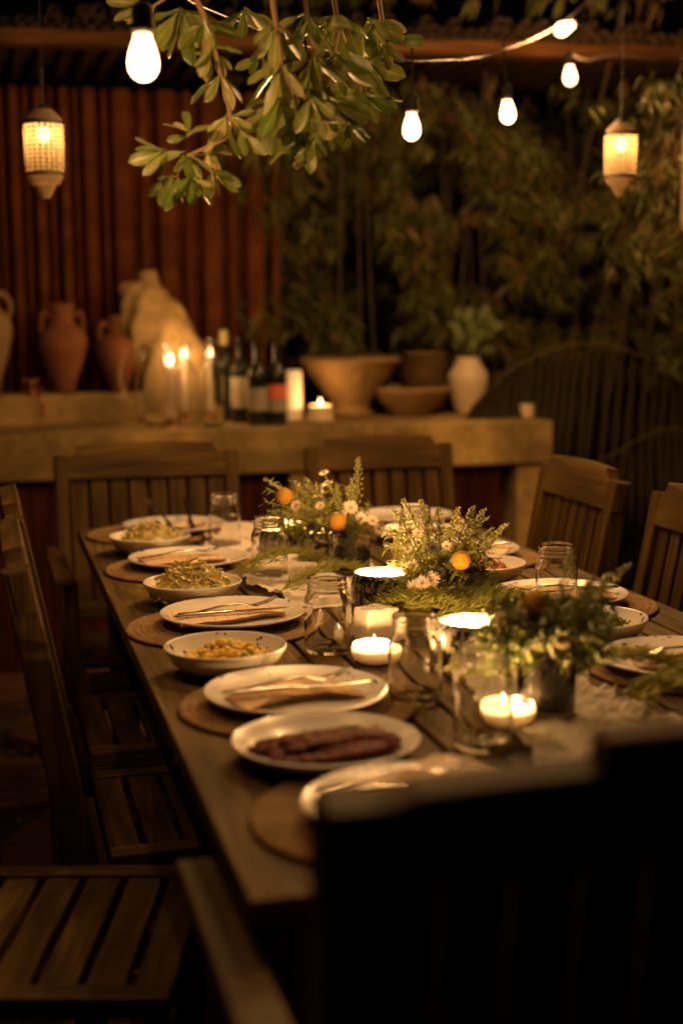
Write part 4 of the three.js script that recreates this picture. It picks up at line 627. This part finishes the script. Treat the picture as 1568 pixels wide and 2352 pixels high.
{ const p = thing('paper_lantern', 'unlit pale hanging lantern cut off by the right edge', 'lantern', at(1618, 405, 4.1)); part('shade', lathe([[0.05, 0.13], [0.062, 0.13], [0.066, 0.1], [0.067, -0.12], [0.062, -0.15], [0.05, -0.15], [0.06, -0.12], [0.06, 0.1], [0.05, 0.125]], 32), M.oldpaper, p); for (const y of [0.132, -0.152]) part('rim', new THREE.TorusGeometry(0.056, 0.006, 6, 28).rotateX(Math.PI / 2).translate(0, y, 0), M.beam, p); part('hanging_wire', tube([[0, 0.13, 0], [0, 0.5, 0], [0, 1.2, 0]], 0.0015, 6, 5), M.black, p); part('crossbar', mv(board(0.115, 0.008, 0.008), 0, 0.128, 0), M.beam, p); }

// ------------------------------------------------------------------ string lights
const bulbGeo = lathe([[0, -0.036], [0.008, -0.0345], [0.0155, -0.029], [0.0205, -0.02], [0.0215, -0.01], [0.0195, 0.002], [0.0155, 0.014], [0.0125, 0.022], [0.0115, 0.027], [0, 0.0275]], 28);
function stringBulb(label, p, tilt, I, cord) {
  const g = thing('string_bulb', label, 'light bulb', p, 0, 'warm bulbs of the string lights'); g.rotation.z = tilt;
  part('bulb', bulbGeo, M.bulb, g); part('socket', lathe([[0, 0.0278], [0.0135, 0.0278], [0.015, 0.034], [0.0145, 0.062], [0.008, 0.07], [0, 0.07]], 18), M.rubber, g);
  if (cord) part('drop_cord', tube([[0, 0.07, 0], [0.002, 0.07 + cord * 0.5, 0], [0, 0.07 + cord, 0]], 0.0026, 8, 6), M.rubber, g);
  lamp('string_light', p, I, WARM, 0.018);
}
const b0 = at(329, 126, 1.95), b1 = at(945, 288, 3.3), b2 = at(1165, 254, 3.9), b3 = at(1308, 171, 4.75), b4 = at(1297, 64, 4.4), bh = at(716, 258, 2.8);
stringBulb('big blurred string bulb at the upper left near the leafy branch', b0, 0, BULB_I * 0.36, 0.12);
stringBulb('string bulb lowest of the row before the bamboo, right of the branch', b1, 0, BULB_I, 0.15);
stringBulb('string bulb in the middle of the row before the bamboo', b2, 0.08, BULB_I, 0.12);
stringBulb('string bulb hanging just under the eave beam', b3, 0.06, BULB_I, 0.01);
stringBulb('string bulb tilted sideways above the eave beam', b4, -1.15, BULB_I, 0);
stringBulb('string bulb mostly hidden behind the leaves of the branch', bh, 0.1, BULB_I * 0.6, 0.1);
{ // the same strings go on overhead, out of the picture, above the table and the counter
  stringBulb('string bulb overhead above the middle of the table', V(0.55, 2.5, -0.3), 0, OVERHEAD_I, 0.1);
  stringBulb('string bulb overhead above the near end of the table', V(0.4, 2.35, 1.1), 0, OVERHEAD_I * 0.07, 0.1);
  stringBulb('string bulb overhead beyond the left side of the table', V(-1.2, 2.9, 0.5), 0, OVERHEAD_I * 0.6, 0.1);
  const cable = (label, pts, r = 0.0022) => solo('light_cable', tube(pts, r, 80, 7), M.cable, label, 'cable', [0, 0, 0], 0, 'string light cables');
  cable('dark cable that sags before the beam and carries the bulbs over the bamboo', [at(440, 5, 2.5), at(545, 48, 2.75), at(700, 105, 3.0), at(870, 128, 3.2), at(940, 138, 3.3), at(1010, 138, 3.45), at(1100, 130, 3.7), at(1155, 114, 3.85), at(1210, 95, 4.1), at(1268, 66, 4.4), at(1330, 20, 4.5), at(1400, -60, 4.6)]);
  cable('dark cable on the right that runs behind the bulb under the eave beam', [at(1302, 118, 4.75), at(1345, 136, 4.78), at(1420, 124, 4.8), at(1530, 132, 4.85), at(1640, 60, 4.9)], 0.003);
  cable('dark cable overhead leading to the big bulb at the upper left', [at(440, 5, 2.5), at(390, -30, 2.2), at(335, -30, 1.95), at(250, -60, 1.8)]);
}

// ------------------------------------------------------------------ leafy branch in front, hanging in from above
{
  const g = thing('tree_branch', 'leafy green branch hanging down into the picture at the top', 'branch', [0, 0, 0]), q = rngOf(21), leaves = [];
  const leafShape = (k) => grid(8, 4, (u, v) => { const w = (0.15 + 0.02 * k) * Math.sqrt(Math.max(0, 1 - Math.pow((u - 0.66) / 0.345, 2) * (u > 0.66 ? 1 : 0))) * (u < 0.66 ? 0.1 + 0.9 * sstep(u, 0, 0.68) : 1), s = (v - 0.5) * 2; return V(s * w, u, 0.06 * Math.abs(s) * (1 - u * 0.4) + (0.1 + 0.05 * k) * u * u * (k % 2 ? -1 : 1) + 0.012 * Math.sin(u * 14 + k) * s); });
  const LG = [0, 1, 2, 3].map(leafShape);
  const D = 2.3, put = (p, dir, len, mat) => { const l = new THREE.Mesh(LG[Math.floor(q() * 4)], mat); l.name = 'leaf'; l.castShadow = l.receiveShadow = true; const y = dir.normalize(), face = camT.clone().multiplyScalar(0.75).add(V(q() - 0.5, q() - 0.2, q() - 0.5).multiplyScalar(1.5)), x = y.clone().cross(face).normalize(), z = x.clone().cross(y); l.applyMatrix4(new THREE.Matrix4().makeBasis(x, y, z).scale(V(len, len, len)).setPosition(p)); g.add(l); };
  // x, y, depth offset, number, leaf length (m), direction x, y (picture sense, y down), spread
  const RS = [[350, 15, 0, 7, 0.075, -0.7, 0.5, 0.8], [415, 25, 0, 9, 0.08, 0, 1, 1.0], [470, 45, 0, 7, 0.07, 0.3, 1, 1.0], [490, 110, 0, 8, 0.068, 0.1, 1, 1.1], [505, 172, 0, 5, 0.06, 0, 1, 0.9], [526, 265, 0, 6, 0.062, 0.3, 0.9, 1.2], [545, 300, 0, 3, 0.07, 0.7, 1, 0.5],
    [378, 345, -0.02, 8, 0.052, -0.7, 0.5, 0.9], [425, 355, -0.03, 11, 0.05, 0, 0.3, 1.6], [470, 345, 0, 9, 0.05, 0.6, 0.2, 1.2], [400, 405, 0, 8, 0.05, -0.4, 0.8, 0.9], [445, 405, 0, 8, 0.05, 0.1, 1, 0.9], [490, 390, 0.02, 7, 0.05, 0.6, 0.7, 0.8], [430, 310, 0, 6, 0.045, -0.2, -0.4, 1.2],
    [560, 20, 0.1, 6, 0.07, 0.2, 1, 1.1], [632, 60, 0, 8, 0.085, 0, 1, 0.9], [645, 150, 0, 8, 0.09, 0, 1, 0.9], [640, 225, 0, 9, 0.095, -0.25, 1, 0.9], [690, 270, -0.02, 7, 0.085, 0.2, 0.9, 0.9], [715, 320, 0, 8, 0.075, 0, 1, 1.1], [680, 330, 0, 4, 0.06, -0.1, 1, 0.8], [712, 222, -0.03, 9, 0.07, 0.05, 1, 0.75], [700, 205, 0.02, 6, 0.075, 0.2, 1, 0.9], [745, 225, 0.06, 9, 0.085, 0.3, 0.9, 1.1], [800, 285, 0.05, 7, 0.06, 0.2, 1, 1.1], [770, 130, 0.15, 9, 0.09, 0, 1, 1.1], [705, 40, 0.1, 8, 0.085, 0, 1, 1.1], [780, 40, 0.2, 9, 0.09, 0, 1, 1.1], [835, 150, 0.25, 8, 0.09, 0.2, 1, 1.1], [850, 50, 0.3, 8, 0.085, 0.3, 1, 1.1], [880, 100, 0.3, 6, 0.08, 0.4, 1, 1.0], [720, 130, 0.05, 7, 0.085, 0, 1, 1.1], [835, 215, 0.2, 5, 0.07, 0.4, 0.9, 0.9], [600, 130, 0.05, 3, 0.075, -0.4, 1, 0.7]];
  for (const [x, y, dd, n0, len, dx, dy, sp] of RS) for (let i = 0, n = Math.round(n0 * 0.95); i < n; i++) {
    const a = Math.atan2(-dy, dx) + (n > 1 ? (i / (n - 1) - 0.5) * 2 * sp : 0) + (q() - 0.5) * 0.35, away = (q() - 0.5) * 1.1;
    const d = camR.clone().multiplyScalar(Math.cos(a)).addScaledVector(camU, Math.sin(a)).addScaledVector(camT, away);
    put(at(x + (q() - 0.5) * 14, y + (q() - 0.5) * 14, D + dd + (q() - 0.5) * 0.14), d, len * (0.55 + q() * 0.52), M.leaf[q() < 0.34 ? 0 : q() < 0.5 ? 1 : q() < 0.3 ? 2 : 3]);
  }
  const tw = (pts, r0) => part('twig', tube(pts.map(([x, y, dd]) => at(x, y, D + (dd ?? 0))), (t) => r0 * (1 - 0.55 * t), 40, 7), M.twig, g);
  tw([[432, -40], [470, 40], [490, 110], [507, 172], [522, 230], [527, 265], [523, 310], [480, 335], [430, 358]], 0.0055); tw([[527, 265], [555, 300], [585, 345]], 0.003); tw([[620, -40], [634, 60], [646, 150], [642, 225], [690, 270], [715, 322]], 0.0055); tw([[760, -40, 0.2], [775, 60, 0.2], [765, 130, 0.15], [745, 225, 0.06], [800, 287, 0.05]], 0.005); tw([[865, -40, 0.35], [880, 100, 0.3], [838, 150, 0.25], [835, 215, 0.2]], 0.005); tw([[432, -40], [380, -5], [350, 15]], 0.004); tw([[700, -40, 0.1], [705, 40, 0.1], [720, 130, 0.05], [690, 270, -0.02]], 0.004);
}

// ------------------------------------------------------------------ bamboo
{
  const leafG = grid(4, 2, (u, v) => { const s = (v - 0.5) * 2; return V(s * 0.065 * Math.sin(Math.PI * (0.06 + 0.94 * Math.pow(u, 0.8))) , -u + 0.0, 0.03 * Math.abs(s) - 0.22 * u * u); });
  const bambooPlant = (label, x, z, nC, h, nL, y0, y1, spread, seed, fz = 0, sz = 1) => {
    const g = thing('bamboo_plant', label, 'bamboo', [x, 0, z], 0, 'bamboo plants behind the counter'), q = rngOf(seed), sets = [[], [], []], m = new THREE.Matrix4();
    for (let c = 0; c < Math.ceil(nC * 0.5); c++) {
      const px = (q() - 0.5) * spread * 1.2, pz = (q() - 0.5) * 0.3, lx = (q() - 0.5) * 0.3, lz = fz ? fz : q() * 0.12, hh = h * (0.85 + q() * 0.3), cur = (t) => V(px + lx * t * t, hh * t, pz + lz * t * t);
      const r0 = (0.007 + q() * 0.005) * (sz < 1 ? 0.45 : 1), L = [tube([0, 0.25, 0.5, 0.75, 1].map(cur), (t) => r0 * (1 - 0.6 * t), 30, 7)];
      for (let k = 1; k < 9; k++) { const p = cur(k / 9.5); L.push(new THREE.TorusGeometry(r0 * (1.06 - 0.6 * k / 9.5), 0.0016, 5, 10).rotateX(Math.PI / 2).translate(p.x, p.y, p.z)); }
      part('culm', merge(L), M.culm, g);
    }
    const sprays = Math.round(nL / 1.5);
    for (let s = 0; s < sprays; s++) {
      const p = V((q() + q() - 1) * spread * 1.1, lerp(y0, y1, Math.pow(q(), 0.85)), (q() - 0.35) * 0.75 * (0.6 + 0.4 * q()) + fz), yaw = q() * 6.283, droop = 0.35 + q() * 0.6; if (!fz && N3((p.x + x) * 3.1, p.y * 3.6, (p.z + z) * 2.5) < -0.02 + 0.12 * q()) continue;
      const tone = q() < 0.2 ? 1 : q() < 0.35 ? 2 : 0;
      for (let k = 0; k < 6; k++) {
        const a = yaw + (k - 2.5) * 0.32 + (q() - 0.5) * 0.3, tilt = droop + (q() - 0.5) * 0.6, len = (0.04 + q() * 0.048) * sz, dir = V(Math.cos(a) * Math.sin(tilt), -Math.cos(tilt), Math.sin(a) * Math.sin(tilt)), yv = dir.clone().negate(), xv = yv.clone().cross(V(Math.cos(a + 1), q() - 0.5, Math.sin(a + 1))).normalize(), zv = xv.clone().cross(yv);
        sets[q() < 0.12 ? 1 : tone].push(m.makeBasis(xv, yv, zv).scale(V(len * 1.15, len, len)).setPosition(p.clone().add(V((q() - 0.5) * 0.05, (q() - 0.5) * 0.05, (q() - 0.5) * 0.05))).clone());
      }
    }
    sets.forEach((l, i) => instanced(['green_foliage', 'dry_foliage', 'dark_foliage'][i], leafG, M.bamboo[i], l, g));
  };
  const B = [['beside the right end of the red metal wall', 0.52, -3.38, 6, 2.3, 900], ['above the large footed bowl', 0.82, -3.3, 6, 2.3, 1300], ['above the stack of tan dishes', 1.12, -3.42, 6, 2.35, 1500], ['above the white vase', 1.42, -3.3, 6, 2.3, 1500], ['to the left of the right lantern', 1.72, -3.4, 6, 2.35, 1500], ['behind the right lantern', 2.05, -3.1, 7, 2.4, 1500], ['at the right edge behind the palm frond', 2.5, -3.3, 7, 2.5, 1400], ['farther back behind the middle of the thicket', 1.3, -4.1, 9, 2.3, 1500], ['farther back at the left of the thicket', 0.72, -4.1, 9, 2.3, 1200], ['farther back at the right of the thicket', 2.2, -4.3, 9, 2.4, 1500], ['low beside the post at the right', 2.05, -2.55, 5, 2.15, 500]];
  B.forEach(([w, x, z, c, h, n], i) => bambooPlant('bamboo with narrow drooping leaves growing ' + w, x, z, c, h, n, i === 0 ? 1.25 : 1.02, 2.24, i === 10 ? 0.2 : 0.3, 100 + i));
  bambooPlant('bamboo spray leaning forward around the right beaded lantern', 1.4, -2.35, 3, 2.2, 300, 1.4, 2.05, 0.24, 150, 0.78, 0.62);
  bambooPlant('bamboo tops leaning over the cane roof behind the tilted bulb', 1.45, -3.45, 3, 2.75, 420, 2.45, 2.75, 0.5, 140, 1.1);
  bambooPlant('bamboo tops above the cane roof left of the tilted bulb', 0.6, -3.5, 4, 2.9, 420, 2.5, 2.9, 0.5, 141, 0.6);
}

// ------------------------------------------------------------------ palm at the right of the counter
{
  const g = thing('palm_plant', 'dark palm with one arching frond beside the right end of the counter', 'palm', [2.32, 0, -2.75]), q = rngOf(55);
  part('trunk', displace(new THREE.CylinderGeometry(0.05, 0.07, 0.5, 14, 8).translate(0, 0.25, 0), (x, y, z) => 0.012 * N3(x * 40, y * 40, z * 40)), M.twig, g);
  const frond = (name, pts, n, len, lean) => {
    const c = new THREE.CatmullRomCurve3(pts.map((p) => V(...p))), f = part(name, tube(pts, (t) => 0.009 * (1 - 0.75 * t), 50, 7), M.palmrib, g);
    for (let i = 0; i < n; i++) for (const s of [0, 1]) {
      const t = 0.2 + 0.79 * i / n, p = c.getPoint(t), l = len * (1 - 0.5 * Math.abs(t - 0.5)) * (0.9 + 0.2 * q()), d = V(lean + (q() - 0.5) * 0.06, -1, s ? 0.22 : -0.3).normalize();
      part('leaflet', orient(grid(7, 2, (u, v) => V((v - 0.5) * 2 * 0.0125 * Math.sin(Math.PI * (0.1 + 0.9 * u)), u * l, 0.006 * Math.abs(v - 0.5) * 2 + 0.03 * u * u)), p, d, camT), M.palm, f);
    }
  };
  frond('frond', [[0, 0.5, 0], [-0.12, 0.85, 0], [-0.36, 1.08, 0.02], [-0.72, 1.185, 0.03], [-1.0, 1.12, 0.05], [-1.2, 0.97, 0.06], [-1.27, 0.86, 0.06]], 34, 0.62, -0.2);
  frond('frond', [[0, 0.5, 0], [0.1, 0.8, 0.05], [0.3, 1.0, 0.1], [0.6, 1.0, 0.15], [0.8, 0.85, 0.2]], 22, 0.4, 0.1);
  frond('frond', [[0, 0.5, 0], [-0.15, 0.75, 0.1], [-0.45, 0.85, 0.2], [-0.8, 0.72, 0.25]], 20, 0.42, -0.1);
}

renderer.render(scene, camera);
